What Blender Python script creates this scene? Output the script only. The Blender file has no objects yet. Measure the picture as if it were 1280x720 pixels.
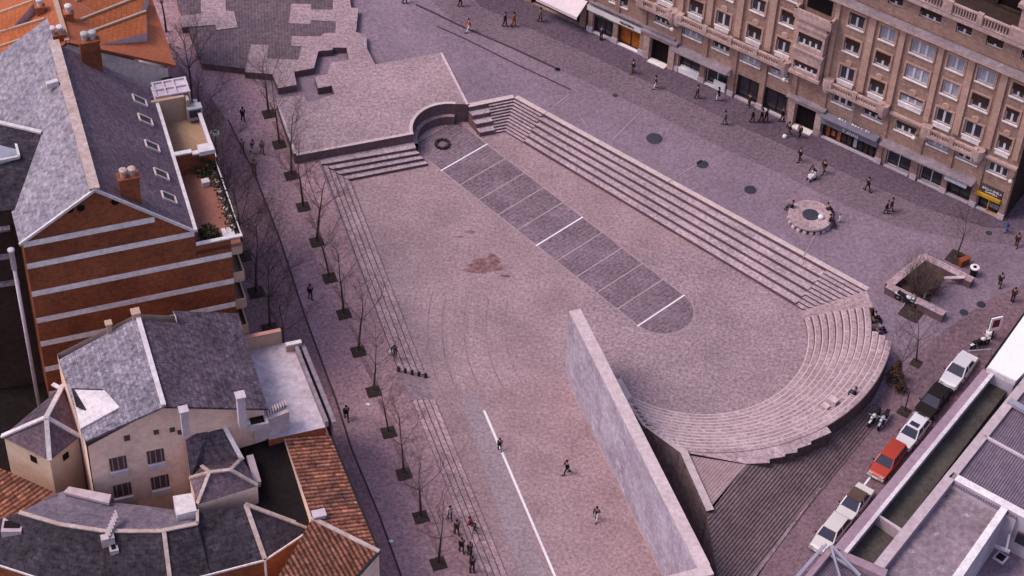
import bpy, bmesh, math, random
from mathutils import Vector as V, Matrix
from mathutils.geometry import delaunay_2d_cdt
random.seed(7)
R_ = math.radians
SC = bpy.context.scene
COL = SC.collection

# ------------------------------------------------------------------ camera (surveyed from the photograph)
CH, CF = 130.0, 2700.0
cd, cr = R_(45.5), R_(3.0)
FW = V((0, math.cos(cd), -math.sin(cd))); RT0 = V((1, 0, 0)); UP0 = RT0.cross(FW)
CR = RT0*math.cos(cr) + UP0*math.sin(cr); CU = UP0*math.cos(cr) - RT0*math.sin(cr)
CO = V((0, 0, CH))
cam = bpy.data.objects.new('camera', bpy.data.cameras.new('camera')); COL.objects.link(cam)
cam.matrix_world = Matrix(((CR.x, CU.x, -FW.x, 0), (CR.y, CU.y, -FW.y, 0), (CR.z, CU.z, -FW.z, CH), (0, 0, 0, 1)))
cam.data.sensor_width = 36; cam.data.lens = CF/1280*36; cam.data.clip_end = 5000; cam.data.clip_start = 1
SC.camera = cam

def ray(x, y): return FW*CF + CR*(x-640) + CU*(360-y)
def at(x, y, z=0.0):            # survey point: where the sight line of the photo meets height z
    v = ray(x, y); return CO + v*((z-CH)/v.z)
def onplane(x, y, P, n):
    v = ray(x, y); return CO + v*((P-CO).dot(n)/v.dot(n))
def onvert(x, y, P, ang):       # vertical plane through P
    a = R_(ang); return onplane(x, y, P, V((-math.sin(a), math.cos(a), 0)))
def plane3(a, b, c): return a, (b-a).cross(c-a).normalized()
# street frame of the left street: s runs down the street, o across it (east positive)
ST = R_(-69.46); T0 = at(379, 259, .9)
def so(s, o, z=0.0):
    return V((T0.x + s*math.cos(ST) - o*math.sin(ST), T0.y + s*math.sin(ST) + o*math.cos(ST), z))
def atso(x, y, z):
    q = at(x, y, z) - T0
    return (q.x*math.cos(ST)+q.y*math.sin(ST), -q.x*math.sin(ST)+q.y*math.cos(ST), z)

def sstep(t): t = max(0, min(1, t)); return t*t*(3-2*t)
def zg(x, y):                   # height of the street surface
    zl = .75 + max(0, min(1, (y-117)/26))*.5 + max(0, min(1, (y-143)/22))*.35
    zr = .95 + 1.05*sstep((y-113)/13)
    c = -12 + max(0, 143-y)*.65
    return zl + (zr-zl)*sstep((x-c+4)/8)
def gat(px, py):
    z = 1.0
    for _ in range(8): p = at(px, py, z); z = zg(p.x, p.y)
    return V((p.x, p.y, z))

# ------------------------------------------------------------------ mesh builder
class MB:
    def __init__(s): s.v = []; s.f = []; s.m = []
    def face(s, pts, m=0):
        n = len(s.v); s.v += [tuple(p) for p in pts]; s.f.append(list(range(n, n+len(pts)))); s.m.append(m)
    def solid(s, top, zb, m=0, ms=None):        # polygon with any heights, walls down to zb
        ms = m if ms is None else ms; top = [V(p) for p in top]; s.face(top, m)
        for i in range(len(top)):
            a, b = top[i], top[(i+1) % len(top)]
            s.face([V((a.x, a.y, zb)), V((b.x, b.y, zb)), b, a], ms)
    def prism(s, xy, z0, z1, m=0, ms=None): s.solid([V((p[0], p[1], z1)) for p in xy], z0, m, ms)
    def slab(s, top, t, m=0, ms=None):          # sheet of thickness t
        ms = m if ms is None else ms; top = [V(p) for p in top]; lo = [p-V((0, 0, t)) for p in top]
        s.face(top, m); s.face(lo[::-1], ms)
        for i in range(len(top)):
            j = (i+1) % len(top); s.face([lo[i], lo[j], top[j], top[i]], ms)
    def box(s, c, d, rz=0, m=0, mtop=None):
        ca, sa = math.cos(rz), math.sin(rz); hx, hy, hz = d[0]/2, d[1]/2, d[2]/2
        p = []
        for z in (-hz, hz):
            for x, y in ((-hx, -hy), (hx, -hy), (hx, hy), (-hx, hy)):
                p.append((c[0]+x*ca-y*sa, c[1]+x*sa+y*ca, c[2]+z))
        for k, q in enumerate(((3, 2, 1, 0), (4, 5, 6, 7), (0, 1, 5, 4), (1, 2, 6, 5), (2, 3, 7, 6), (3, 0, 4, 7))):
            s.face([p[i] for i in q], mtop if (k == 1 and mtop is not None) else m)
    def bar(s, a, b, w, h, m=0):                # rectangular bar between two points
        a = V(a); b = V(b); d = (b-a).normalized(); sd = d.cross(V((0, 0, 1)))
        sd = V((1, 0, 0)) if sd.length < 1e-4 else sd.normalized()
        u = sd.cross(d).normalized(); p = []
        for q in (a, b):
            for i, j in ((-1, -1), (1, -1), (1, 1), (-1, 1)): p.append(q+sd*(i*w/2)+u*(j*h/2))
        for q in ((3, 2, 1, 0), (4, 5, 6, 7), (0, 1, 5, 4), (1, 2, 6, 5), (2, 3, 7, 6), (3, 0, 4, 7)): s.face([p[i] for i in q], m)
    def tube(s, a, b, r0, r1=None, n=6, m=0, cap=True):
        r1 = r0 if r1 is None else r1; a = V(a); b = V(b); d = (b-a).normalized()
        u = d.orthogonal().normalized(); w = d.cross(u); k = len(s.v)
        for q, r in ((a, r0), (b, r1)):
            for i in range(n):
                t = 2*math.pi*i/n; s.v.append(tuple(q+(u*math.cos(t)+w*math.sin(t))*r))
        for i in range(n): j = (i+1) % n; s.f.append([k+i, k+j, k+n+j, k+n+i]); s.m.append(m)
        if cap:
            s.f.append([k+i for i in range(n)][::-1]); s.m.append(m); s.f.append([k+n+i for i in range(n)]); s.m.append(m)
    def lathe(s, c, prof, n=12, m=0, ax=None):  # profile [(r,z)] about vertical axis
        k = len(s.v); c = V(c)
        for r, z in prof:
            for i in range(n):
                t = 2*math.pi*i/n; q = V((r*math.cos(t), r*math.sin(t), z))
                if ax == 'y': q = V((q.x, q.z, q.y))
                s.v.append(tuple(c+q))
        for a in range(len(prof)-1):
            for i in range(n):
                j = (i+1) % n; s.f.append([k+a*n+i, k+a*n+j, k+a*n+n+j, k+a*n+n+i]); s.m.append(m)
        s.f.append([k+i for i in range(n)][::-1]); s.m.append(m)
        e = k+(len(prof)-1)*n; s.f.append([e+i for i in range(n)]); s.m.append(m)
    def ball(s, c, r, m=0, n=8, sc=(1, 1, 1)):
        k = len(s.v); h = n//2+1
        for a in range(h+1):
            p = math.pi*a/h-math.pi/2
            for i in range(n):
                t = 2*math.pi*i/n
                s.v.append((c[0]+r*sc[0]*math.cos(p)*math.cos(t), c[1]+r*sc[1]*math.cos(p)*math.sin(t), c[2]+r*sc[2]*math.sin(p)))
        for a in range(h):
            for i in range(n):
                j = (i+1) % n; s.f.append([k+a*n+i, k+a*n+j, k+(a+1)*n+j, k+(a+1)*n+i]); s.m.append(m)
    def mesh(s, name, mats, org=None, smooth=False):
        me = bpy.data.meshes.new(name)
        org = V((0, 0, 0)) if org is None else V(org)
        me.from_pydata([tuple(V(p)-org) for p in s.v], [], s.f)
        if not isinstance(mats, (list, tuple)): mats = [mats]
        for q in mats: me.materials.append(q)
        me.polygons.foreach_set('material_index', s.m)
        if smooth: me.polygons.foreach_set('use_smooth', [True]*len(s.f))
        uv = me.uv_layers.new(name='UVMap'); dat = [0.0]*(2*len(me.loops))
        for p in me.polygons:
            n = p.normal
            u = V((1, 0, 0)) if abs(n.z) > .999 else V((0, 0, 1)).cross(n).normalized()
            if u.x < -1e-6 or (abs(u.x) < 1e-6 and u.y < 0): u = -u
            w = n.cross(u)
            if w.z < 0 or (abs(n.z) > .999 and w.y < 0): w = -w
            for li in p.loop_indices:
                q = V(s.v[me.loops[li].vertex_index]); dat[2*li] = q.dot(u); dat[2*li+1] = q.dot(w)
        uv.data.foreach_set('uv', dat); me.update()
        return me
    def build(s, name, mats, parent=None, smooth=False, org=None):
        if org is None: org = parent.get('_org') if parent is not None else None
        o = bpy.data.objects.new(name, s.mesh(name, mats, org, smooth)); COL.objects.link(o)
        if parent is not None: o.parent = parent
        elif org is not None: o.location = org
        return o

def tag(o, label=None, cat=None, group=None, kind=None):
    if label: o['label'] = label
    if cat: o['category'] = cat
    if group: o['group'] = group
    if kind: o['kind'] = kind
    return o
ORG = {}
def thing(name, label, cat, loc=(0, 0, 0), rz=0, group=None, world=False):
    o = bpy.data.objects.new(name, None); COL.objects.link(o); o.empty_display_size = .2
    o.location = loc; o.rotation_euler = (0, 0, rz); tag(o, label, cat, group)
    if world: ORG[o.name] = V(loc)          # parts are given in world coordinates
    return o
def part(mb, name, mats, parent, smooth=False):
    o = bpy.data.objects.new(name, mb.mesh(name, mats, root_org(parent), smooth)); COL.objects.link(o); o.parent = parent
    return o
def root_org(p):
    while p.parent is not None: p = p.parent
    return ORG.get(p.name)
def inst(me, name, parent=None, loc=(0, 0, 0), rz=0, sc=1):
    o = bpy.data.objects.new(name, me); COL.objects.link(o); o.location = loc; o.rotation_euler = (0, 0, rz)
    o.scale = (sc, sc, sc) if not isinstance(sc, tuple) else sc
    if parent is not None: o.parent = parent
    return o
def single(mb, name, mats, label, cat, group=None, smooth=False, base=None):
    if base is None:
        xs = [p[0] for p in mb.v]; ys = [p[1] for p in mb.v]; zs = [p[2] for p in mb.v]
        base = ((min(xs)+max(xs))/2, (min(ys)+max(ys))/2, min(zs))
    o = bpy.data.objects.new(name, mb.mesh(name, mats, base, smooth)); COL.objects.link(o); o.location = base
    return tag(o, label, cat, group)
def struct(mb, name, mats, smooth=False):
    return tag(mb.build(name, mats, None, smooth), kind='structure')

# ------------------------------------------------------------------ materials
ADJ = {'court_granite': (1.27, 1.34, 1.24), 'pink_granite': (1.02, 1.02, 1.01), 'mauve_paving': (1.0, 1.03, 1.04), 'dark_paving': (0.95, 0.92, 0.98), 'grey_paving': (2.253, 2.003, 1.776), 'brown_paving': (1.95, 1.7, 1.6), 'road_setts': (0.98, 0.9, 0.88), 'lane_slate': (1.3, 1.3, 1.27), 'seat_granite': (0.97, 0.98, 0.98), 'ball_court': (1.1, 1.13, 1.12), 'pale_concrete': (0.98, 1.02, 1.05), 'brown_brick': (1.18, 1.08, 1.0), 'pale_slate': (0.84, 0.86, 0.85), 'dark_slate': (1.7, 1.5, 1.5), 'mottled_slate': (1.2, 1.05, 1.03), 'lavender_slate': (0.95, 1.0, 1.02), 'cream_render': (1.7, 1.6, 1.6), 'blue_slate': (0.952, 0.849, 0.794), 'corrugated_sheet': (1.184, 1.176, 1.235), 'stained_roof': (1.166, 1.305, 1.325), 'deck_slate': (1.3, 1.25, 1.2), 'green_felt': (0.5, 0.5, 0.55), 'plain_tan_stone': (1.15, 1.1, 1.05), 'tan_stone': (1.0, 0.97, 0.93), 'old_tile': (0.99, 1.116, 1.271), 'mauve_parapet': (1.12, 1.1, 1.18), 'terracotta_hip': (1.25, 1.18, 1.05), 'carved_stone': (1.03, 1.0, 0.98), 'terracotta': (1.15, 1.1, 1.05), 'cream_band': (1.1, 1.2, 1.22), 'ring_joint': (1.15, 1.2, 1.15), 'ring_worn': (1.28, 1.36, 1.28), 'worn_strip': (1.0, 1.08, 1.06), 'soot_stain': (1.25, 1.05, 0.98), 'edge_granite': (1.1, 1.15, 1.15), 'carved': (1, 1, 1), 'court_granite_dark': (0.86, 0.86, 0.84), 'rose_granite': (0.95, 0.97, 0.97), 'white_frame': (0.8, 0.78, 0.8), 'tread_granite': (0.82, 0.8, 0.81), 'pale_flat_roof': (0.9, 0.87, 0.84), 'zinc': (1, 1, 1)}  #ADJ
def mat(name, col, var=.18, sc=3.0, rough=.85, col2=None, big=None, bump=.0, bsc=None, joints=None, metal=0, spec=.1, stripes=None, blot=None):
    """procedural surface: fine speckle + broad patches (+ joints or ribs from metre UVs)"""
    k_ = ADJ.get(name, (1, 1, 1)); f_ = lambda c: tuple(min(.92, a*b) for a, b in zip(c, k_))
    if col2: col2 = f_(col2)
    if blot: blot = (f_(blot[0]),)+tuple(blot[1:])
    col = f_(col)
    m = bpy.data.materials.new(name); m.use_nodes = True; nt = m.node_tree; N = nt.nodes; L = nt.links
    b = N['Principled BSDF']; b.inputs['Roughness'].default_value = rough; b.inputs['Metallic'].default_value = metal
    b.inputs['Specular IOR Level'].default_value = spec
    tc = N.new('ShaderNodeTexCoord'); geo = N.new('ShaderNodeNewGeometry')
    def noise(scale, det=3, ro=.6):
        n = N.new('ShaderNodeTexNoise'); n.inputs['Scale'].default_value = scale; n.inputs['Detail'].default_value = det
        n.inputs['Roughness'].default_value = ro; L.new(geo.outputs['Position'], n.inputs['Vector']); return n
    def ramp(src, a, c):
        r = N.new('ShaderNodeMapRange'); r.inputs[1].default_value = .3; r.inputs[2].default_value = .7
        r.inputs[3].default_value = a; r.inputs[4].default_value = c; L.new(src, r.inputs[0]); return r.outputs[0]
    def mixc(fac, a, c, mode='MIX'):
        x = N.new('ShaderNodeMix'); x.data_type = 'RGBA'; x.blend_type = mode
        if isinstance(fac, (int, float)): x.inputs[0].default_value = fac
        else: L.new(fac, x.inputs[0])
        for k, q in ((6, a), (7, c)):
            if isinstance(q, tuple): x.inputs[k].default_value = (*q[:3], 1)
            else: L.new(q, x.inputs[k])
        return x.outputs[2]
    c1 = tuple(col); cur = c1
    c2 = tuple(col2) if col2 else tuple(v*.72 for v in col)
    nb = noise(big or .25, 4, .6); cur = mixc(ramp(nb.outputs[0], 0, 1), c1, c2)
    if blot:                                    # (colour, scale, threshold) sparse stains
        q = noise(blot[1], 5, .65); r = N.new('ShaderNodeMapRange'); r.inputs[1].default_value = blot[2]; r.inputs[2].default_value = blot[2]+.12
        L.new(q.outputs[0], r.inputs[0]); cur = mixc(r.outputs[0], cur, tuple(blot[0]))
    if joints:                                  # (w, h, colour multiplier, mortar, rotation, brick tone spread)
        mp = N.new('ShaderNodeMapping'); mp.inputs['Rotation'].default_value = (0, 0, R_(joints[4])); L.new(tc.outputs['UV'], mp.inputs['Vector'])
        br = N.new('ShaderNodeTexBrick'); br.inputs['Scale'].default_value = 1; br.inputs['Brick Width'].default_value = joints[0]
        br.inputs['Row Height'].default_value = joints[1]; br.inputs['Mortar Size'].default_value = joints[3]; br.inputs['Mortar Smooth'].default_value = .3
        sp = joints[5]; br.offset = joints[6] if len(joints) > 6 else .5; br.inputs['Color1'].default_value = (1+sp, 1+sp, 1+sp, 1); br.inputs['Color2'].default_value = (1-sp, 1-sp, 1-sp, 1)
        q = joints[2]; br.inputs['Mortar'].default_value = (q, q, q, 1); L.new(mp.outputs[0], br.inputs['Vector'])
        cur = mixc(1.0, cur, br.outputs[0], 'MULTIPLY')
    if stripes:                                 # (spacing, depth, axis, rotation)
        mp = N.new('ShaderNodeMapping'); mp.inputs['Rotation'].default_value = (0, 0, R_(stripes[3])); L.new(tc.outputs['UV'], mp.inputs['Vector'])
        w = N.new('ShaderNodeTexWave'); w.inputs['Scale'].default_value = .314/stripes[0]; w.bands_direction = stripes[2]
        w.inputs['Distortion'].default_value = .6; w.inputs['Detail'].default_value = 1; L.new(mp.outputs[0], w.inputs['Vector'])
        r = N.new('ShaderNodeMapRange'); r.inputs[3].default_value = 1-stripes[1]; r.inputs[4].default_value = 1+stripes[1]*.5; L.new(w.outputs['Fac'], r.inputs[0])
        g = N.new('ShaderNodeCombineColor'); [L.new(r.outputs[0], g.inputs[i]) for i in range(3)]
        cur = mixc(1.0, cur, g.outputs[0], 'MULTIPLY')
    nf = noise(sc, 3, .75); f = ramp(nf.outputs[0], 1-var, 1+var)
    g = N.new('ShaderNodeCombineColor'); [L.new(f, g.inputs[i]) for i in range(3)]
    cur = mixc(1.0, cur, g.outputs[0], 'MULTIPLY')
    L.new(cur, b.inputs['Base Color'])
    if bump:
        bp = N.new('ShaderNodeBump'); bp.inputs['Strength'].default_value = bump; bp.inputs['Distance'].default_value = .05
        n3 = noise(bsc or sc, 4, .7); L.new(n3.outputs[0], bp.inputs['Height']); L.new(bp.outputs[0], b.inputs['Normal'])
    return m
M = {}
M['court'] = mat('court_granite', (.285, .19, .218), .4, 3.8, col2=(.205, .133, .155), big=.2, joints=(1.1, .55, .92, .03, 21, .05), blot=((.17, .10, .10), .5, .66))
M['stone'] = mat('pink_granite', (.365, .262, .285), .42, 3.8, col2=(.275, .195, .212), big=.22, joints=(1.2, .6, .85, .03, 0, .05))
M['tread'] = mat('tread_granite', (.56, .445, .485), .42, 3.8, col2=(.43, .335, .37), big=.3, joints=(1.6, .6, .8, .03, 35, .09))
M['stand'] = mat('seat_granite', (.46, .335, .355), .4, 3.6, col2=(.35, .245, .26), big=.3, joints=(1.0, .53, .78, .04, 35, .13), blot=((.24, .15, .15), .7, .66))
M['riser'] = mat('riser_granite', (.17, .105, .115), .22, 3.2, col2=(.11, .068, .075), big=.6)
M['edge'] = mat('edge_granite', (.52, .40, .405), .2, 3, col2=(.44, .33, .33), big=.5)
M['street'] = mat('grey_paving', (.165, .116, .142), .42, 3.6, col2=(.125, .087, .108), big=.16, joints=(.9, .45, .88, .03, -21, .05))
M['street2'] = mat('brown_paving', (.14, .095, .11), .42, 3.6, col2=(.10, .068, .08), big=.15, joints=(.6, .3, .86, .03, -21, .06))
M['plaza'] = mat('mauve_paving', (.245, .174, .215), .34, 3.6, col2=(.185, .13, .162), big=.14, joints=(1.2, .6, .90, .025, -33, .04))
M['midpav'] = mat('mid_paving', (.19, .137, .168), .36, 3.4, col2=(.15, .107, .135), big=.14, joints=(.8, .4, .9, .03, -33, .05))
M['dark'] = mat('dark_paving', (.145, .104, .132), .4, 3.4, col2=(.10, .073, .094), big=.14, joints=(.8, .4, .88, .03, -33, .05))
M['road'] = mat('road_setts', (.215, .15, .18), .4, 3.4, col2=(.165, .113, .137), big=.15, joints=(.5, .25, .85, .03, 57, .06))
M['lane'] = mat('lane_slate', (.185, .132, .162), .5, 3.4, col2=(.115, .08, .098), big=.35, stripes=(.35, .12, 'X', 45))
M['laneedge'] = mat('lane_border', (.40, .30, .315), .2, 3.0)
M['white'] = mat('white_paint', (.82, .78, .80), .1, 4, col2=(.7, .66, .68))
M['deck'] = mat('deck_slate', (.115, .084, .104), .4, 3, col2=(.08, .06, .075), big=.3, stripes=(.3, .16, 'X', 8))
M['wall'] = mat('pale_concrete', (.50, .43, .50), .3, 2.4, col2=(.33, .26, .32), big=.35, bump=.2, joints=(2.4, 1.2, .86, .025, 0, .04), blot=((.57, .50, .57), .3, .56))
M['standwall'] = mat('shaded_granite', (.11, .072, .075), .35, 3, col2=(.07, .045, .046), big=.5)  # shadow on the stand's outer wall put into the stone colour
M['walldark'] = mat('dark_concrete', (.32, .235, .255), .4, 2.4, col2=(.17, .115, .125), big=.5, blot=((.33, .26, .29), .6, .62))  # shadow on the trench side put into a darker concrete colour
M['grate'] = mat('iron_grate', (.035, .025, .024), .35, 6, col2=(.05, .035, .03))
M['seam'] = mat('drain_channel', (.07, .045, .055), .2, 4)
M['soil'] = mat('dark_soil', (.05, .033, .026), .4, 4, col2=(.085, .055, .04), big=.8)
M['ground'] = mat('ground_earth', (.05, .035, .035), .3, 2)
M['bark'] = mat('bark', (.075, .05, .047), .3, 8)
M['twig'] = mat('twigs', (.125, .082, .08), .3, 8)
M['rustbush'] = mat('rust_leaves', (.10, .05, .028), .4, 5, col2=(.05, .028, .018))
M['brick'] = mat('brown_brick', (.25, .088, .046), .3, 3.5, col2=(.15, .052, .03), big=.35, joints=(.5, .18, .8, .02, 0, .10))
M['cream'] = mat('cream_band', (.74, .63, .62), .2, 3, col2=(.58, .48, .48), big=.6)
M['creamwall'] = mat('cream_render', (.50, .37, .30), .14, 2, col2=(.40, .29, .24), big=.3)
M['tancap'] = mat('tan_panel', (.52, .36, .27), .12, 2)
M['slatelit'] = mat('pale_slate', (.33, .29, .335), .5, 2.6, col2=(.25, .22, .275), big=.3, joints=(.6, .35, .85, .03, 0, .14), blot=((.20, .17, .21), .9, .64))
M['slatelav'] = mat('lavender_slate', (.28, .24, .285), .6, 2.8, col2=(.16, .135, .165), big=.4, joints=(.5, .3, .76, .04, 0, .22), blot=((.13, .11, .14), .9, .62))
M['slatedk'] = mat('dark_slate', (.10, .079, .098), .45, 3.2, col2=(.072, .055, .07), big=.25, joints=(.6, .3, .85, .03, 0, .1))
M['slateblue'] = mat('blue_slate', (.062, .056, .078), .55, 2.8, col2=(.03, .027, .036), big=.5, joints=(.5, .3, .75, .03, 0, .2), blot=((.13, .12, .165), 1.2, .66))
M['slatemix'] = mat('mottled_slate', (.105, .09, .12), .6, 2.8, col2=(.058, .05, .066), big=.4, joints=(.5, .3, .75, .04, 0, .22), blot=((.27, .24, .30), .9, .64))
M['ridge'] = mat('ridge_mortar', (.50, .40, .38), .25, 3, col2=(.36, .26, .22), big=.8, blot=((.25, .10, .05), .8, .68))
M['zinc'] = mat('white_zinc', (.70, .64, .65), .2, 3, col2=(.52, .46, .48), rough=.6)
M['terra'] = mat('terracotta', (.36, .115, .05), .22, 4, col2=(.27, .08, .036), big=.3, joints=(.28, .45, .72, .04, 0, .10))
M['terraflat'] = mat('terracotta_hip', (.33, .115, .065), .2, 4, col2=(.26, .085, .05), big=.3)
M['oldtile'] = mat('old_tile', (.34, .115, .06), .6, 3.4, col2=(.12, .05, .04), big=.7, joints=(.34, .55, .6, .03, 0, .35, 0), stripes=(.34, .6, 'X', 0), blot=((.42, .25, .20), 1.6, .65))
M['oldtile2'] = mat('old_tile_hip', (.23, .09, .06), .5, 3.4, col2=(.12, .055, .04), big=.7, joints=(.34, .55, .6, .03, 0, .35, 0), stripes=(.34, .65, 'X', 0), blot=((.40, .25, .20), 1.6, .66))
M['tilefloor'] = mat('terrace_tile', (.235, .095, .07), .16, 3, col2=(.28, .125, .10), big=.4)
M['tanfloor'] = mat('terrace_sand', (.40, .275, .18), .14, 3, col2=(.29, .18, .11), big=.35)
M['lilac'] = mat('lilac_render', (.55, .47, .52), .12, 2, col2=(.44, .36, .40), big=.4)
M['flatroof'] = mat('pale_flat_roof', (.60, .535, .60), .22, 2, col2=(.40, .335, .40), big=.3)
M['black'] = mat('tar', (.014, .010, .011), .3, 3)
M['brown'] = mat('brown_wall', (.06, .04, .034), .3, 2, col2=(.035, .022, .02))
M['facade'] = mat('tan_stone', (.36, .238, .20), .26, 2.8, col2=(.265, .17, .146), big=.3, joints=(1.0, .42, .82, .03, 0, .05))
M['facade2'] = mat('plain_tan_stone', (.43, .29, .245), .2, 2.6, col2=(.33, .215, .182), big=.3)
M['trim'] = mat('carved_stone', (.48, .35, .325), .28, 3, col2=(.34, .235, .22), big=.5)
M['ledge'] = mat('weathered_ledge', (.29, .235, .27), .25, 2.5, col2=(.19, .15, .175), big=.6)
M['reveal'] = mat('reveal', (.10, .066, .06), .2, 3)
M['glass'] = mat('window_glass', (.030, .028, .036), .3, .6, rough=.12, spec=.6)
M['curtain'] = mat('curtained_glass', (.33, .33, .40), .2, 1.2, rough=.25, spec=.5)
M['shutter'] = mat('roller_shutter', (.05, .028, .022), .2, 4, stripes=(.08, .3, 'Y', 0))
M['wframe'] = mat('white_frame', (.78, .76, .80), .06, 3)
M['dframe'] = mat('dark_frame', (.04, .033, .038), .1, 3)
M['orange'] = mat('orange_display', (.42, .13, .02), .35, 3, col2=(.22, .06, .015), big=1.0)
M['fascia'] = mat('white_fascia', (.72, .68, .68), .08, 3)
M['greyfascia'] = mat('grey_fascia', (.20, .185, .235), .15, 3)
M['letter'] = mat('letter_dark', (.08, .06, .06), .1, 3)
M['yellow'] = mat('yellow_paint', (.60, .32, .03), .12, 3)
M['awning'] = mat('awning_canvas', (.72, .63, .64), .1, 2, col2=(.62, .53, .55))
M['corr'] = mat('corrugated_sheet', (.20, .155, .185), .2, 1.8, col2=(.15, .115, .14), big=.4)
M['whiteroof'] = mat('white_roof', (.85, .84, .80), .05, 1.5, col2=(.80, .78, .74))
M['parapet'] = mat('mauve_parapet', (.30, .215, .24), .18, 3, col2=(.24, .165, .19))
M['beam'] = mat('pale_beam', (.50, .41, .43), .15, 2.5, col2=(.40, .31, .33), big=.6)
M['greenroof'] = mat('green_felt', (.17, .15, .12), .28, 2.5, col2=(.115, .10, .082), big=.4)
M['palewall'] = mat('pale_render', (.52, .46, .52), .15, 2, col2=(.36, .30, .36), big=.5)
M['stainroof'] = mat('stained_roof', (.24, .165, .185), .35, 2.2, col2=(.165, .108, .125), big=.4, blot=((.42, .33, .34), 1.1, .64))
M['steel'] = mat('pale_steel', (.40, .38, .46), .1, 3, rough=.5, metal=.3)
M['tyre'] = mat('tyre_rubber', (.02, .018, .02), .1, 3)
M['rim'] = mat('wheel_rim', (.35, .34, .36), .1, 3, metal=.5, rough=.4)
M['carglass'] = mat('car_glass', (.035, .04, .075), .1, 1, rough=.15, spec=.2)
M['lamp'] = mat('lamp_glass', (.7, .68, .62), .05, 3, rough=.3)
M['redlamp'] = mat('red_lamp', (.35, .02, .02), .05, 3, rough=.3)
M['chrome'] = mat('bumper_grey', (.42, .41, .44), .1, 3, rough=.4)
M['blackp'] = mat('black_plastic', (.025, .022, .024), .1, 3, rough=.5)
M['skin'] = mat('skin', (.45, .26, .19), .05, 3)
M['green'] = mat('leaves', (.045, .05, .022), .4, 5, col2=(.02, .022, .012), big=1.5)
M['lid'] = mat('iron_lid', (.055, .055, .075), .3, 5, col2=(.035, .034, .045))
_cc = {}
def cloth(c):
    if c not in _cc: _cc[c] = mat('cloth_%d' % len(_cc), c, .12, 6)
    return _cc[c]
def paint(name, c): return mat(name, c, .05, 2, rough=.35, spec=.5)
# ================================================================== GROUND, COURT, STREETS
RINGM = {'street2': mat('ring_joint', (.17, .11, .128), .5, 3, col2=(.25, .168, .19), big=.5), 'laneedge': mat('ring_worn', (.30, .205, .23), .5, 3.6, col2=(.215, .142, .163), big=.3)}
W0 = at(706, 466, 0); WE = at(827, 715, 0); wd = (WE-W0).normalized(); wn = V((-wd.y, wd.x, 0))    # fronton wall: wn points east
SC_ = V((15.23, 123.95, 0)); SR = 9.5           # centre and inner radius of the curved stand
def pol(r, deg, z): return V((SC_.x+r*math.cos(R_(deg)), SC_.y+r*math.sin(R_(deg)), z))
def xy(v, z): return V((v.x, v.y, z))
Q0 = at(768, 475, .15); Qa = at(789, 511, .3); Q1 = at(803, 534, 1.2); Q2 = at(850, 568, 3.35); Q3 = at(883, 640, 3.35)

g = MB(); g.face([(-1500, -1200, -3), (1500, -1200, -3), (1500, 1800, -3), (-1500, 1800, -3)]); struct(g, 'ground', M['ground'])

# trench side runs along wall's east face; court sheet has a bay cut for it
we = wn*.85
c = MB()
tw = W0+we+wd*2.2
c.face([V(p) for p in ((-45, 60, 0), tuple(WE+we+wd*25), tuple(tw), tuple(xy(Q0, 0)), tuple(xy(Qa, 0)), tuple(xy(Q1, 0)), tuple(xy(Q2, 0)), (40, 106, 0), (40, 172, 0), (-45, 172, 0))])
struct(c, 'court_floor', M['court'])
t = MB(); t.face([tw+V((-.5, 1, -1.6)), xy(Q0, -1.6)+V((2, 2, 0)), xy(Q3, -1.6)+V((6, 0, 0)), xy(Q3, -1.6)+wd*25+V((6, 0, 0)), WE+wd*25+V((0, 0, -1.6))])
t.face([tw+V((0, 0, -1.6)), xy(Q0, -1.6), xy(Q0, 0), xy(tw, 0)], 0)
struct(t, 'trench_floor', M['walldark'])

# streets: one triangulated sheet with the sunken court cut out of it
def stz(x, y): return V((x, y, zg(x, y)))
LA, LB = gat(400, 200), gat(497, 461); LC, LD = gat(513, 500), gat(598, 712)
F0, F1 = gat(1088, 513), gat(948, 722)
fd = (F1-F0).normalized()
hole = [LA, at(440, 175, 2), at(512, 160, 2), at(512, 146, 2), at(530, 128, 2), at(560, 122, 2), at(580, 126, 2), at(586, 132, 2),
        at(643, 122.5, 2), at(1083, 363.5, 2), at(1092, 384, 2)]
hole = [V((p.x, p.y, 0)) for p in hole]
hole += [pol(15.3, a, 0) for a in range(-6, -41, -5)]
hole += [xy(F0, 0), xy(F1+fd*14, 0), xy(LD+(LD-LC).normalized()*14, 0), xy(LC, 0), xy(LB, 0)]
def inpoly(x, y, P):
    r = False; j = len(P)-1
    for i in range(len(P)):
        if (P[i].y > y) != (P[j].y > y) and x < (P[j].x-P[i].x)*(y-P[i].y)/(P[j].y-P[i].y)+P[i].x: r = not r
        j = i
    return r
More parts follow.
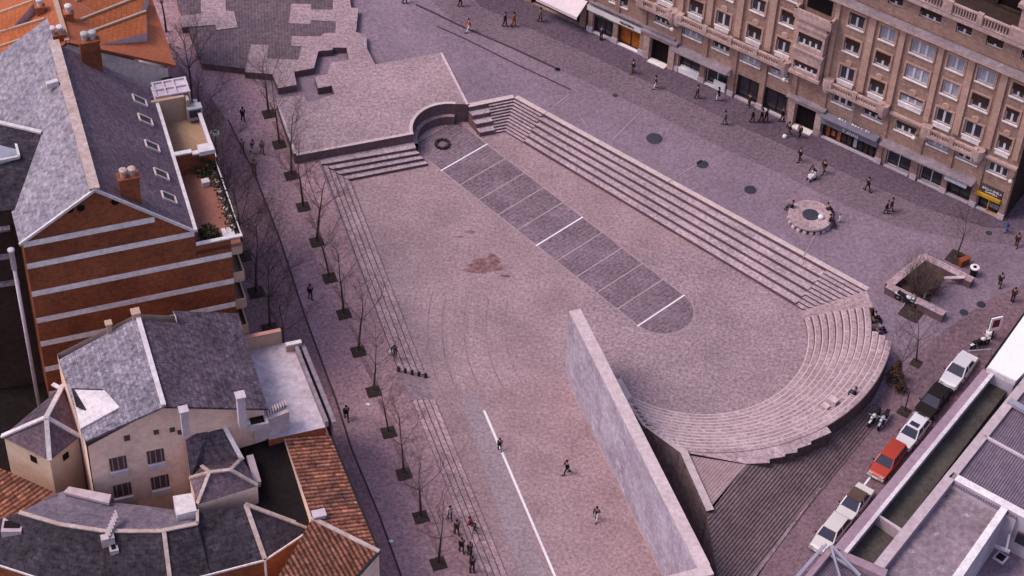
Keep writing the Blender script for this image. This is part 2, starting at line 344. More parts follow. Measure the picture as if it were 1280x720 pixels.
def cdt_sheet(outer, holes, step):
    pts = []; ed = []
    for ring in [outer]+holes:
        k = len(pts); q = []
        for i in range(len(ring)):
            a, b = ring[i], ring[(i+1) % len(ring)]; n = max(1, int((b-a).length/step))
            q += [a+(b-a)*(t/n) for t in range(n)]
        pts += [(p.x, p.y) for p in q]; ed += [(k+i, k+(i+1) % len(q)) for i in range(len(q))]
    x0, x1 = min(p.x for p in outer), max(p.x for p in outer); y0, y1 = min(p.y for p in outer), max(p.y for p in outer)
    y = y0+step/2
    while y < y1:
        x = x0+step/2
        while x < x1:
            if inpoly(x, y, outer) and not any(inpoly(x, y, h) for h in holes): pts.append((x, y))
            x += step
        y += step
    v, e, f, *_ = delaunay_2d_cdt([V(p).to_2d() if False else V((p[0], p[1])) for p in pts], ed, [], 0, 1e-5)
    mb = MB()
    for t in f:
        cx = sum(v[i].x for i in t)/3; cy = sum(v[i].y for i in t)/3
        if inpoly(cx, cy, outer) and not any(inpoly(cx, cy, h) for h in holes):
            tri = [V((v[i].x, v[i].y, zg(v[i].x, v[i].y))) for i in t]
            if (tri[1]-tri[0]).cross(tri[2]-tri[0]).z < 0: tri.reverse()
            mb.face(tri)
    return mb
outer = [V((-48, 72, 0)), V((58, 72, 0)), V((58, 190, 0)), V((-48, 190, 0))]
st_ = cdt_sheet(outer, [hole], 1.0); struct(st_, 'street_paving', M['plaza'])
def decal(px, name, m, dz=.014, step=1.0):      # thin sheet that follows the street
    ring = [gat(*p) for p in px]; ring = [V((p.x, p.y, 0)) for p in ring]
    mb = cdt_sheet(ring, [], step); mb.v = [(x, y, z+dz) for x, y, z in mb.v]; return struct(mb, name, m)
# paving zones
decal([(200, -60), (300, -40), (238, 40), (262, 80), (318, 92), (346, 130), (356, 168), (372, 205), (398, 203), (497, 461), (514, 500), (600, 712), (640, 800), (330, 830), (180, 420), (120, 60)], 'left_street', M['street'])
decal([(120, 60), (200, 60), (262, 118), (288, 160), (318, 217), (350, 300), (380, 392), (420, 500), (440, 563), (475, 647), (505, 730), (520, 800), (330, 830), (180, 420)], 'left_pavement', M['street2'], .024)
decal([(470, -70), (566, 28), (700, 88), (800, 133), (900, 184), (975, 217), (1060, 258), (1130, 286), (1220, 302), (1330, 312), (1330, 200), (1000, 100), (760, -20), (700, -80)], 'shop_street', M['midpav'])
decal([(520, -90), (600, 8), (730, 66), (830, 112), (930, 160), (1005, 193), (1090, 232), (1150, 258), (1230, 284), (1330, 292), (1330, 200), (1000, 100), (760, -20), (700, -80)], 'shop_pavement', M['dark'], .024)
decal([(1090, 505), (1125, 470), (1165, 425), (1240, 372), (1340, 330), (1340, 480), (1240, 470), (1020, 745), (950, 780), (930, 755), (948, 720)], 'lower_street', M['road'])
yd = MB(); yd.face([so(-40, -60, 2.0), so(-40, -10.2, 2.0), so(24, -10.2, 1.6), so(24, -8, 1.6), so(70, -8, 1.6), so(70, -60, 1.6)][::-1]); struct(yd, 'back_yard', mat('yard_shadow_earth', (.014, .010, .009), .4, 3))  # deep yard shadow painted as a near-black sheet
def strip(a, b, w, name, m, dz=.03, z=None):
    p, q = (gat(*a), gat(*b)) if z is None else (at(*a, z), at(*b, z))
    d = (q-p); n = max(1, int(d.length/2)); e = V((-d.y, d.x, 0)).normalized()*w/2; mb = MB()
    f = (lambda v: V((v.x, v.y, zg(v.x, v.y)+dz))) if z is None else (lambda v: V((v.x, v.y, z+dz)))
    for i in range(n):
        u, w_ = p+d*(i/n), p+d*((i+1)/n); mb.face([f(u-e), f(w_-e), f(w_+e), f(u+e)])
    return mb
def poly_strip(px, w, name, m, dz=.034):
    mb = MB()
    for a, b in zip(px, px[1:]):
        s_ = strip(a, b, w, name, m, dz); k = len(mb.v); mb.v += s_.v; mb.f += [[i+k for i in f] for f in s_.f]; mb.m += s_.m
    return struct(mb, name, m)
poly_strip([(285, 150), (318, 217), (350, 300), (380, 392), (420, 500), (440, 563), (475, 647), (503, 725)], .16, 'drain_channel', M['seam'])
poly_strip([(546, 33), (580, 48), (640, 78), (713, 112)], .14, 'drain_channel', M['seam'])
poly_strip([(520, 6), (570, 30), (640, 60), (700, 88)], .22, 'paving_seam', M['seam'])
for a, b in (((712, 118), (680, 143)), ((800, 141), (763, 178)), ((727, 148), (735, 160)), ((880, 200), (835, 228)), ((1020, 292), (1004, 322))): poly_strip([a, b], .1, 'paving_seam', M['laneedge'])
rowpx = [(336, 143), (349, 181), (364, 220), (379, 259), (396, 303), (412, 348), (430, 393), (448, 440), (467, 490), (486, 541), (505, 593), (526, 647), (548, 705)]
for a, b in zip(rowpx, rowpx[1:]): poly_strip([(a[0]+6, a[1]+9), (b[0]+4, b[1]-8)], .38, 'paving_seam', M['street2'], .038)

# ------------------------------------------------------------------ things made of steps
def stairs(mb, A0, A1, B0, B1, n, mt=0, mr=1, skirt=-.3, ends=True, joint_or_shade=0):
    """n risers from line A (top, heights in A) down to line B (heights in B)"""
    def ln(t): return A0.lerp(B0, t), A1.lerp(B1, t)
    for i in range(n):
        t = i/(n-1); p, q = ln(t)
        zt0 = A0.z+(B0.z-A0.z)*i/n; zb0 = A0.z+(B0.z-A0.z)*(i+1)/n
        zt1 = A1.z+(B1.z-A1.z)*i/n; zb1 = A1.z+(B1.z-A1.z)*(i+1)/n
        mb.face([xy(p, zb0), xy(q, zb1), xy(q, zt1), xy(p, zt0)], mr)
        if i < n-1:
            p2, q2 = ln((i+1)/(n-1)); mb.face([xy(p, zb0), xy(p2, zb0), xy(q2, zb1), xy(q, zb1)], mt)
            if joint_or_shade: mb.face([xy(p, zb0+.004), xy(p.lerp(p2, joint_or_shade), zb0+.004), xy(q.lerp(q2, joint_or_shade), zb1+.004), xy(q, zb1+.004)], mr)  # crease shade at each riser foot painted as a dark strip
            if ends:
                mb.face([xy(p, skirt), xy(p2, skirt), xy(p2, zb0), xy(p, zb0)], mr); mb.face([xy(q, skirt), xy(q2, skirt), xy(q2, zb1), xy(q, zb1)], mr)
SM = [M['stone'], M['riser'], M['edge']]
# right flight: seat steps with finer flights at both ends
cT, cB = at(643, 122.5, 2), at(631, 165, 0)
eT, eB = at(1083, 363.5, 2), at(1003, 388, 0)
fT, fB = at(677, 143, 2), at(655, 179, 0)
hT, hB = at(1032, 337, 2), at(1000, 377, 0)
aT, aB = at(586, 134, 2), at(600, 171, 0)
kT, kB = at(611, 129.5, 2), at(618, 166.5, 0)
def snap(p, a, b):                       # foot of p on the line a-b (keeps flights straight)
    d = (b-a).normalized(); return a+d*(p-a).dot(d)
fT, hT = snap(fT, cT, eT), snap(hT, cT, eT); fB, hB = snap(fB, cB, eB), snap(hB, cB, eB); kB = snap(kB, aB, cB); kT = snap(kT, aT, cT)
s = MB()
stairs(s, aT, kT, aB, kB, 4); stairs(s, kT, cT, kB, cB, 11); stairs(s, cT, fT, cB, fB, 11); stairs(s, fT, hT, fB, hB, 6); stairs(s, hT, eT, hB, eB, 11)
for a, b in ((aT, cT), (cT, eT)):
    d = (b-a); e = V((-d.y, d.x, 0)).normalized()*.5
    if e.y < 0: e = -e
    s.face([xy(a, 2.012), xy(b, 2.012), xy(b+e, 2.012), xy(a+e, 2.012)], 2)
single(s, 'stone_steps', [M['tread'], M['riser'], M['edge']], 'long flight of dark striped granite steps down to the court below the shops', 'steps')
rp = MB(); r1 = at(1092, 384, 2.01)
rp.solid([eB, at(1003, 397, 0), at(1035, 394, .8), r1, eT], -.3); struct(rp, 'ramp', M['stone'])
# left flights
RA, RB = at(437, 228, 0), at(531, 469, 0); RC, RD = at(543, 500, 0), at(630, 712, 0)
xt = lambda a, b: b+(b-a)*.35
PM = [mat('rose_granite', (.47, .315, .33), .45, 3.8, col2=(.33, .215, .23), big=.3, joints=(1.1, .5, .8, .03, 21, .14)), M['riser']]
s = MB(); stairs(s, LA, LB, RA, RB, 5, 0, 1, joint_or_shade=.2)
single(s, 'stone_steps', PM, 'shallow pink granite steps beside the upper tree row, ending at small dark bollards', 'steps')
s = MB(); stairs(s, LC, xt(LC, LD), RC, xt(RC, RD), 5, 0, 1, joint_or_shade=.2)
single(s, 'stone_steps', PM, 'shallow pink granite steps beside the ball court, lower end of the tree row', 'steps')
rp = MB(); rp.solid([LB, LC, RC, RB], -.3); struct(rp, 'ramp', M['court'])
for i, p in enumerate([(497, 462), (505, 464.5), (513, 466.5), (521, 468.5), (529.5, 470)]):
    b = MB(); q = LB.lerp(RB, i/4)+(LC-LB).normalized()*.25
    b.lathe(q, [(.13, -.2), (.13, .36), (.1, .46), (.03, .5)], 10); single(b, 'bollard', M['grate'], 'small dark bollard in the short row at the foot of the left steps', 'bollard', 'bollards at the end of the left steps', base=tuple(q))

# ------------------------------------------------------------------ the raised plinth
ZP = 2.15
PL = [(368, 195), (346, 130), (345, 122.5), (378.75, 118.75), (385, 128), (418.75, 117.5), (414.5, 107), (397.5, 110), (393, 96), (409, 93), (413.75, 77.5), (436, 74.5), (433, 59.5), (416, 59.5), (415.5, 62.5), (398, 63.75), (392.5, 85), (367.5, 89.5), (371, 106), (347.5, 110), (340.5, 92.5), (306, 90), (313.75, 55.5), (336, 56), (334, 73), (373, 74.5), (377, 58), (364, 57), (364.5, 45), (400, 45.5), (406, 41), (419, 41), (420, 27), (389, 25), (387.5, 30), (361, 29), (364, 4.5), (389, 5), (389, 12), (416, 12), (417.5, -30), (437, -30), (437.5, 0), (439, 9.5), (448, 10.5), (445, 39.5), (458, 44.5), (459, 61), (469, 80.5), (553, 65.5), (586, 130)]
RCc = V((-6.28, 145.22, 0)); RCr = 3.34
pts = [at(*p, ZP) for p in PL]
def angof(p): return math.degrees(math.atan2(p.y-RCc.y, p.x-RCc.x)) % 360
a0, a1 = angof(at(569, 130, ZP)), angof(at(517, 167.5, ZP))
NA = 20; arc = [a0+(a1-a0)*i/NA for i in range(NA+1)]
def rc(r, a, z): return V((RCc.x+r*math.cos(R_(a)), RCc.y+r*math.sin(R_(a)), z))
pts += [rc(RCr, a, ZP) for a in arc]
p = MB(); p.solid(pts, -.2, 0, 1)
# rim of lighter stone along the main slab
def rim(mb, a, b, w=.28, side=1, z=ZP+.005, m=2):
    d = b-a; e = V((-d.y, d.x, 0)).normalized()*w*side; mb.face([xy(a, z), xy(b, z), xy(b+e, z), xy(a+e, z)], m)
p2_ = MB()
for i in range(NA): p2_.face([rc(RCr, arc[i], ZP+.006), rc(RCr, arc[i+1], ZP+.006), rc(RCr+.3, arc[i+1], ZP+.006), rc(RCr+.3, arc[i], ZP+.006)], 2)
p.v += []; k = len(p.v); p.v += p2_.v; p.f += [[i+k for i in f] for f in p2_.f]; p.m += p2_.m
rim(p, pts[0], pts[-1], .3, 1); rim(p, pts[-NA-2], pts[-NA-3], .25, 1); rim(p, pts[0], pts[1], .22, -1)
single(p, 'stone_platform', SM, 'large pale granite platform with jagged notched edges and a round bay', 'platform')
# inner ledge of the round bay
lg = MB()
for i in range(NA):
    b0, b1 = arc[i], arc[i+1]
    lg.face([rc(RCr-.02, b0, .95), rc(RCr-.02, b1, .95), rc(RCr-.42, b1, .95), rc(RCr-.42, b0, .95)][::-1], 0); lg.face([rc(RCr-.42, b0, 0), rc(RCr-.42, b1, 0), rc(RCr-.42, b1, .95), rc(RCr-.42, b0, .95)], 1)
single(lg, 'stone_bench', [M['stone'], M['riser']], 'curved stone ledge lining the round bay of the platform', 'bench')
q = MB(); UP = [(225, 20), (227.5, 34), (269, 31), (271, 37.5), (297.5, 34), (292.5, 14), (282.5, 13), (281, -30), (251, -30), (251, 17)]
q.solid([at(*u, ZP+.05) for u in UP], .8, 0, 1); single(q, 'stone_platform', SM, 'small angular pale slab at the top end beside the striped dark deck', 'platform')
q = MB(); q.solid([at(*u, ZP-.03) for u in [(252, 79), (309, 86), (345, 85), (382, 72), (392, 54), (432, 45), (432, -40), (215, -40), (222, 5), (238, 40)]], .8, 0, 1)
single(q, 'slate_deck', [M['deck'], M['riser']], 'dark striped paved deck between the pale platform slabs', 'deck')
# plinth front wall and its four big steps
s = MB()
L4, R4 = at(434.7, 227, 0), at(535, 207.3, 0); L1, R1_ = at(406.6, 204.6, 1.2), at(520, 184.9, 1.2)
stairs(s, L1, R1_, L4, R4, 4); 
pa, pb = xy(pts[0], 1.2), xy(pts[-1], 1.2)
s.face([pa, xy(L1, 1.2), xy(R1_, 1.2), pb], 0)
single(s, 'stone_steps', [M['tread'], M['riser'], M['edge']], 'four broad dark edged steps in front of the pale platform', 'steps')
# ------------------------------------------------------------------ bowling lane
l0, l1, r0, r1_ = at(552, 213, 0), at(798, 407, 0), at(608, 182, 0), at(858, 369, 0)
ld = (l1-l0).normalized(); lw = ((r0-l0)+(r1_-l1))/2; lw = lw-ld*lw.dot(ld); LW = lw.length; ln_ = lw.normalized(); LL = (l1-l0).length
def lp(u, v, z=.005): return l0+ld*u+ln_*v+V((0, 0, z))
lane = MB(); cap = [lp(LL+math.sin(t)*LW/2*1.0, LW/2+math.cos(t)*LW/2) for t in [math.pi*i/16 for i in range(17)]]
lane.face([lp(-4.2, 0), lp(LL, 0)]+cap[::-1][1:-1]+[lp(LL, LW), lp(-4.2, LW)]); struct(lane, 'bowling_lane', M['lane'])
def lanebar(mb, u0, v0, u1, v1, z): mb.face([lp(u0, v0, z), lp(u1, v0, z), lp(u1, v1, z), lp(u0, v1, z)])
b = MB(); lanebar(b, -4.2, -.07, LL, .03, .01); lanebar(b, -2.2, LW-.03, LL, LW+.07, .01)
for i in range(16):
    t0, t1 = math.pi*i/16, math.pi*(i+1)/16; ra, rb = LW/2-.03, LW/2+.07
    b.face([lp(LL+math.sin(t)*r, LW/2+math.cos(t)*r, .01) for t, r in ((t0, ra), (t0, rb), (t1, rb), (t1, ra))])
struct(b, 'lane_border', M['laneedge'])
b = MB()
for i in (1, 2, 3, 4, 6, 7, 8, 9): lanebar(b, LL*i/10-.03, 0, LL*i/10+.03, LW, .014)
struct(b, 'lane_border', M['edge'])
b = MB()
for i in (0, 5, 10): lanebar(b, LL*i/10-.07, -.1, LL*i/10+.07, LW+.05, .018)
struct(b, 'lane_marking', M['white'])
b = MB(); cc = at(553, 181, 0)
for i in range(11):
    t = 2*math.pi*i/11
    b.box((cc.x+.6*math.cos(t), cc.y+.6*math.sin(t), .12), (.2, .26, .24), t)
single(b, 'planting_ring', M['grate'], 'small ring of dark blocks set in the floor of the round bay', 'ring')
STN = [1]
# soft stain and worn floor patches
for px, m_, nm in (([(575, 497), (597, 492), (690, 735), (655, 735)], 'stone', 'floor_strip'), ):
    b = MB(); b.face([at(*u, .006) for u in px][::-1]); struct(b, nm, mat('worn_strip', (.33, .235, .262), .36, 3.4, col2=(.27, .19, .212)))
b = MB(); b.face([at(*u, .004) for u in [(597, 492), (706, 466), (835, 735), (690, 735)]][::-1]); struct(b, 'ball_court_floor', mat('ball_court', (.315, .212, .228), .4, 3.6, col2=(.245, .16, .174), big=.3, joints=(3, 1.5, .92, .02, 21, .03)))
b = strip((605, 513), (697, 728), .2, 'x', None, .012, 0); struct(b, 'court_line', M['white'])
for cx, cy, rx, ry in ((607, 332, 1.5, .9), (596, 338, 1.3, .35), (616, 325, .7, .8), (587, 290, .6, .2), (575, 296, .35, .15), (632, 345, .6, .15)):
    b = MB(); c0 = at(cx, cy, 0); c0.z = .002*len(STN); STN.append(1); rr = random.Random(cx); b.face([c0+V((rx*math.cos(t)*rr.uniform(.6, 1.15), ry*math.sin(t)*rr.uniform(.6, 1.15), .004)) for t in [i*.3 for i in range(21)]])
    struct(b, 'floor_stain', mat('soot_stain', (.12, .07, .075), .5, 3, col2=(.22, .145, .16), big=1.6))
b = MB(); b.face([pol(9.45, a_, .002) for a_ in range(0, 360, 6)]); struct(b, 'paving_ring', mat('court_granite_dark', (.40, .29, .325), .5, 3.8, col2=(.29, .205, .235), big=.2, joints=(1.1, .55, .86, .03, 21, .05)))
# faint worn rings in the paving, concentric with the stand
for r_, w_, m_ in ((17.2, .10, 'street2'), (18.3, .35, 'laneedge'), (19.0, .12, 'street2'), (20.1, .4, 'laneedge'), (20.8, .12, 'street2'), (22.0, .10, 'street2'), (15.6, .10, 'street2')):
    b = MB()
    for i in range(40):
        a_, c_ = 172+i*1.15, 172+(i+1)*1.15
        b.face([pol(r_, a_, .003), pol(r_+w_, a_, .003), pol(r_+w_, c_, .003), pol(r_, c_, .003)][::-1])
    struct(b, 'paving_ring', M[m_] if m_ == 'street2' and False else RINGM[m_])
# ------------------------------------------------------------------ fronton wall
WH = 7.1; WT = .85
w = MB(); e = wn*WT; up = V((0, 0, WH)); dn = V((0, 0, -1.6)); Xp = at(860, 713, WH+.16); X = W0+wd*((Xp-W0).dot(wd))
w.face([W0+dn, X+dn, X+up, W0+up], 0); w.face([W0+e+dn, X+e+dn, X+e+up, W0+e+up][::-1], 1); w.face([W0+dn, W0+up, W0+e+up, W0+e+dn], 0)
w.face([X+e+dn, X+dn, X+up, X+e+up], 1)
cz = V((0, 0, WH+.16)); o2 = wn*.06
w.face([W0+cz-o2, X+cz-o2, X+e+cz+o2, W0+e+cz+o2], 2)
for a, b in ((W0-o2, X-o2), (X-o2, X+e+o2), (X+e+o2, W0+e+o2), (W0+e+o2, W0-o2)): w.face([a+up, b+up, b+cz, a+cz], 2)
ret = V((wd.y, -wd.x, 0))    # west
if ret.x > 0: ret = -ret
Y = X+wd*WT
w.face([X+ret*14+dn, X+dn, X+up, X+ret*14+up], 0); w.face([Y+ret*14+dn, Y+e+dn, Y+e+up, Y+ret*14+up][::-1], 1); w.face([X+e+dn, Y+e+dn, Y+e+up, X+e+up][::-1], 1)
w.face([X+ret*14+cz, X+cz+V((0, 0, .004)), X+e+cz+V((0, 0, .004)), Y+e+cz, Y+ret*14+cz], 2)
for a, b in ((X+e, Y+e), (Y+e, Y+ret*14)): w.face([a+up, b+up, b+cz, a+cz], 2)
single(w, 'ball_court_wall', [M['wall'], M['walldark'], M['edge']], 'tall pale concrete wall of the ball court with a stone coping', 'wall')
b = strip((712, 480), (832, 725), .3, 'x', None, .016, 0); struct(b, 'court_line', M['laneedge'])
# second wall: flat kerb, then climbing the side of the stand
w = MB(); P_ = [Q0, Qa, Q1+V((0, 0, .25)), Q2+V((0, 0, .22)), Q3+V((0, 0, .12))]; cn = []
for i, a in enumerate(P_):
    d = (P_[min(i+1, 4)]-P_[max(i-1, 0)]); cn.append(V((-d.y, d.x, 0)).normalized()*.6)
for i in range(4):
    a, b, ca, cb = P_[i], P_[i+1], cn[i], cn[i+1]
    w.face([a, b, b+cb, a+ca], 1); w.face([xy(a, -1.7), xy(b, -1.7), b, a], 0); w.face([xy(a+ca, -1.7), xy(b+cb, -1.7), b+cb, a+ca][::-1], 0)
w.face([xy(Q0, -1.7), Q0, Q0+cn[0], xy(Q0+cn[0], -1.7)], 0)
single(w, 'retaining_wall', [M['walldark'], M['edge']], 'dark retaining wall between the trench and the curved stand', 'wall')
# ------------------------------------------------------------------ curved stand
NR, TR, DZ = 12, .55, .275
sa = [math.degrees(math.atan2(*(reversed((at(*p, z)-SC_)[:2])))) for p, z in (((1003, 397), .3), ((1090, 384), 2.4))]
late = [math.degrees(math.atan2(*(reversed((at(*p, z)-SC_)[:2])))) for p, z in (((1091, 414), 2.75), ((1107, 420), 3.0), ((1117, 427), 3.3))]
def wallang(r):      # angle at which radius r meets the east face of the retaining wall
    best = None
    for i in range(0, 700):
        a = -60-i*.1; p = pol(r, a, 0); j = 0 if p.y > Qa.y else (1 if p.y > Q1.y else (2 if p.y > Q2.y else 3))
        A_, B_ = P_[j], P_[j+1]; d = B_-A_; n_ = V((-d.y, d.x, 0)).normalized()
        if (p-A_).xy.dot(n_.xy) < .32: return a
    return -125
s = MB(); NS = 40
for k in range(NR):
    r = SR+TR*k; z = DZ*(k+1); st0 = sa[0]+(sa[1]-sa[0])*k/8 if k < 9 else late[k-9]; en = wallang(r+TR/2); en = max(en, -124)
    A_ = [st0+(en-st0)*i/NS for i in range(NS+1)]
    rt = r+TR*(1 if k < NR-1 else 1.0)
    for i in range(NS):
        u, v = A_[i], A_[i+1]
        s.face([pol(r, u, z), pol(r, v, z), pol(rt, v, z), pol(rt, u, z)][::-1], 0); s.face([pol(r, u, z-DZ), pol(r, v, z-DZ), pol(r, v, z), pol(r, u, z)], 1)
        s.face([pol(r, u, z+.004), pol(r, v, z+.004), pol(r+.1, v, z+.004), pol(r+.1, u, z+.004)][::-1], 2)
        s.face([pol(rt-.07, u, z+.003), pol(rt-.07, v, z+.003), pol(rt, v, z+.003), pol(rt, u, z+.003)][::-1], 1)  # inner-corner shade painted as a dark line behind each tread
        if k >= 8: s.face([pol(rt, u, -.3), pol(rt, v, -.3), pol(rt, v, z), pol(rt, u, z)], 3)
    s.face([pol(r, st0, -.3), pol(rt, st0, -.3), pol(rt, st0, z), pol(r, st0, z)], 1)
# walkway on top with its saw-toothed end
ZT = DZ*NR; f0 = lambda x, y: (900+x/6.4, 480+y/6.4)
bd = [f0(*p) for p in [(860, 345), (892, 387), (727, 458), (728, 481), (617, 517), (618, 546), (522, 560), (520, 579), (397, 600), (397, 631), (210, 638)]]
edge = [at(*p, ZT) for p in bd]; ro = SR+TR*NR
inner = []
aS = math.degrees(math.atan2(edge[0].y-SC_.y, edge[0].x-SC_.x)); aE = wallang(ro)-.0
inner = [pol(ro, aS+(aE-aS)*i/24, ZT) for i in range(25)]
top = inner[::-1]+[pol((edge[0]-SC_).xy.length, aS, ZT)]+edge[1:]+[xy(Q2+cn[3], ZT)]
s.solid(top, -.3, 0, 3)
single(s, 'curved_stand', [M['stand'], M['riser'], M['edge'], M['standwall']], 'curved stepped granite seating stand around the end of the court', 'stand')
# ridged landing and the outer stairs falling to the lower street
ld_ = MB(); T1, T2 = at(933, 579, ZT), at(883, 638, ZT-.02); sd_ = V((math.cos(R_(56.2)), math.sin(R_(56.2)), 0)); a0_ = at(883, 640, ZT-.1); land = [edge[-1], a0_+sd_*((edge[-1]-a0_).dot(sd_)+.6), a0_, xy(Q3+cn[4]*.5, 0), xy(Q2+cn[3]*.5, 0)]
ld_.solid([xy(p, ZT-.097) for p in land][::-1], -.3); single(ld_, 'stone_landing', mat('ridged_granite', (.37, .26, .27), .2, 3, col2=(.31, .21, .215), stripes=(.24, .28, 'X', 35)), 'ridged triangular stone landing behind the curved stand', 'landing')
s = MB(); NK = 22; sd_ = V((math.cos(R_(56.2)), math.sin(R_(56.2)), 0))
for k in range(NK):
    def edgept(j):
        z = ZT-.1-(ZT-.1-.93)*j/NK; return at(883+21.7*j/NK, 640+124*j/NK, z)
    a, b = edgept(k), edgept(k+1)
    zk = ZT-.1-(ZT-.1-.93)*k/NK; zn = ZT-.1-(ZT-.1-.93)*(k+1)/NK
    Ln = 0; m_ = (a+b)/2; cap_ = (F0-a).xy.dot(sd_.xy)+.2
    while Ln < cap_ and (m_+sd_*Ln-SC_).xy.length > ro-.5 and zg(*(m_+sd_*Ln).xy) < zn+.1: Ln += .1
    s.face([xy(a, zk), xy(b, zk), xy(b+sd_*Ln, zk), xy(a+sd_*Ln, zk)], 0); s.face([xy(b, zn-.02), xy(b+sd_*Ln, zn-.02), xy(b+sd_*Ln, zk), xy(b, zk)][::-1], 1)
    s.face([xy(a, -1.7), xy(b, -1.7), xy(b, zk), xy(a, zk)], 2); s.face([xy(a+sd_*Ln, -1.7), xy(b+sd_*Ln, -1.7), xy(b+sd_*Ln, zk), xy(a+sd_*Ln, zk)], 1)
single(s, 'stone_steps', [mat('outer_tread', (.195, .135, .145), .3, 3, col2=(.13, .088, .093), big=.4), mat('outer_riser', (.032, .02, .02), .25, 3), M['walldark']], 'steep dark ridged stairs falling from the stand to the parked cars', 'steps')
# kerb channel at the foot of the stairs
s = MB(); ka, kb = gat(1026, 612), gat(930, 742)
kd = (kb-ka); kn = V((-kd.y, kd.x, 0)).normalized()*.5
s.solid([xy(ka, ka.z+.16), xy(kb, kb.z+.16), xy(kb-kn*.5, kb.z+.16), xy(ka-kn*.5, ka.z+.16)], .3); 
single(s, 'stone_kerb', M['walldark'], 'dark kerb at the foot of the steep stairs', 'kerb')
# little steps cut into the stand
b = MB(); q = at(1041, 503, 2.75); b.box((q.x, q.y, 2.75+.2), (.75, .55, .42), R_(-38)); b.box((q.x-.62, q.y-.5, 2.75+.08), (.6, .5, .22), R_(-38))
single(b, 'stone_block', M['edge'], 'pale stone block step on the upper rows of the curved stand', 'block')
# manholes
for i, (px, py, r, lab) in enumerate([(818, 173.5, .74, 'largest round dark iron cover on the upper plaza'), (878, 205.5, .55, 'middle round iron cover between its larger neighbour and the ring table'), (938, 237.5, .55, 'round iron cover nearest to the stone ring table'), (697, 87, .3, 'tiny dark cover beside the drain line in front of the shops'), (769, 119.5, .25, 'tiny dark cover nearest the shop doorway side of the dark street'), (1226.5, 381, .4, 'round cover below the planter, upper one of a pair'), (1205, 391, .38, 'round cover below the planter, lower one of a pair'), (1236, 291.5, .3, 'small dark cover near the building corner')]):
    b = MB(); q = gat(px, py); b.lathe(q, [(r+.09, -.1), (r+.09, .022)], 24, 1); b.lathe(q, [(r, 0), (r, .03), (r*.9, .034)], 24, 0)
    single(b, 'manhole_cover', [M['lid'], M['plaza']], lab, 'manhole cover', base=tuple(q))
# ================================================================== BUILDINGS ON THE LEFT
def roof_ridge(mb, pts, w=.35, h=.14, m=0):
    for a, b in zip(pts, pts[1:]): mb.bar(V(a)+V((0, 0, h/2)), V(b)+V((0, 0, h/2)), w, h, m)
def chimney(parent, P, w, d, h, mats, pots=2, name='chimney', potm=None, rz=None, proud=.2):
    rz = ST if rz is None else rz
    c = MB(); c.box((P[0], P[1], P[2]+h/2-.6), (w, d, h+1.2), rz); c.box((P[0], P[1], P[2]+h+.05), (w+.16, d+.16, .12), rz)
    o = part(c, name, mats, parent)
    q = MB()
    for i in range(pots):
        off = (i-(pots-1)/2)*.62; x, y = P[0]-math.sin(rz)*off, P[1]+math.cos(rz)*off
        q.lathe((x, y, P[2]+h+.1), [(.22, 0), (.22, .42), (.3, .44), (.3, .62), (.16, .7)], 10)
    if pots: part(q, 'chimney_pot', potm or M['zinc'], o)
    return o
# ---- brick apartment building with striped gable
B = thing('apartment_building', 'brown brick apartment block with white stripes across its gable and a grey slate roof', 'building', so(18.1, -17, .75), world=True)
sg, sb_ = 18.1, 1.0; oL, oR, oE, oA = -24.75, -9.75, -12.42, -19.2; zL, zE, zA, zF = 20.35, 18.3, 24.1, 16.1
w = MB()
gab = [so(sg, oL, 0), so(sg, oR, 0), so(sg, oR, zF+.75), so(sg, oE, zF+.75), so(sg, oE, zE), so(sg, oA, zA), so(sg, oL, zL)]
w.face(gab, 0); w.face([so(sg, oR, 0), so(sb_, oR, 0), so(sb_, oR, zF), so(sg, oR, zF)], 0); w.face([so(sg, oL, 0), so(sg, oL, zL), so(sb_, oL, zL), so(sb_, oL, 0)], 0)
w.face([so(sg, oE, zF-.5), so(sg, oE, zE), so(sb_, oE, zE), so(sb_, oE, zF-.5)], 0)
for r_ in (1, 2, 3): pass
part(w, 'wall', [M['brick']], B)
P0g = so(sg, 0, 0); an = math.degrees(ST)+90
def zon(px, py): return onvert(px, py, P0g, an).z
bandz = [(zon(30, 303), None)]
bands = [zL-.45, (zon(34, 337)+zon(241, 295))/2, zon(288.7, 321), (zon(46, 401)+zon(262.5, 363))/2, (zon(51, 432)+zon(294, 384))/2, 6.6, 3.8]
for i, z in enumerate(bands):
    b = MB(); o1 = oR if i > 1 else (oE if i else -15.2)
    q = [so(sg+.03, oL, z), so(sg+.03, o1, z), so(sg+.03, o1, z+.52), so(sg+.03, oL, z+.52)]
    b.face(q); b.face([q[3], q[2], so(sg, o1, z+.52), so(sg, oL, z+.52)]); b.face([so(sg, oL, z), so(sg, o1, z), q[1], q[0]])
    part(b, 'stripe', M['cream'], B)
sR = sg+.12
ridge0, ridge1 = so(sR, oA, zA+.1), so(sb_, oA+.15, zA+.1)
rl = MB(); rl.slab([ridge0, so(sR, oL-.25, zL), so(sb_-3, oL-.25, zL), so(sb_-3, oA+.15, zA+.1)], .18, 0, 1); part(rl, 'roof_slope', [M['slatelit'], M['ridge']], B)  # west slope: light on it put into a paler slate
rr = MB(); rr.slab([ridge1, so(sb_+.3, oE+.3, zE-.12), so(sR, oE+.05, zE-.03), ridge0], .18, 0, 1); rs = part(rr, 'roof_slope', [M['slatedk'], M['ridge']], B)  # east slope: shade on it put into a darker slate
pa_, pn = plane3(ridge0, ridge1, so(sR, oE, zE))
rd = MB(); roof_ridge(rd, [ridge0, ridge1], .75, .2); part(rd, 'ridge_cap', M['ridge'], B)
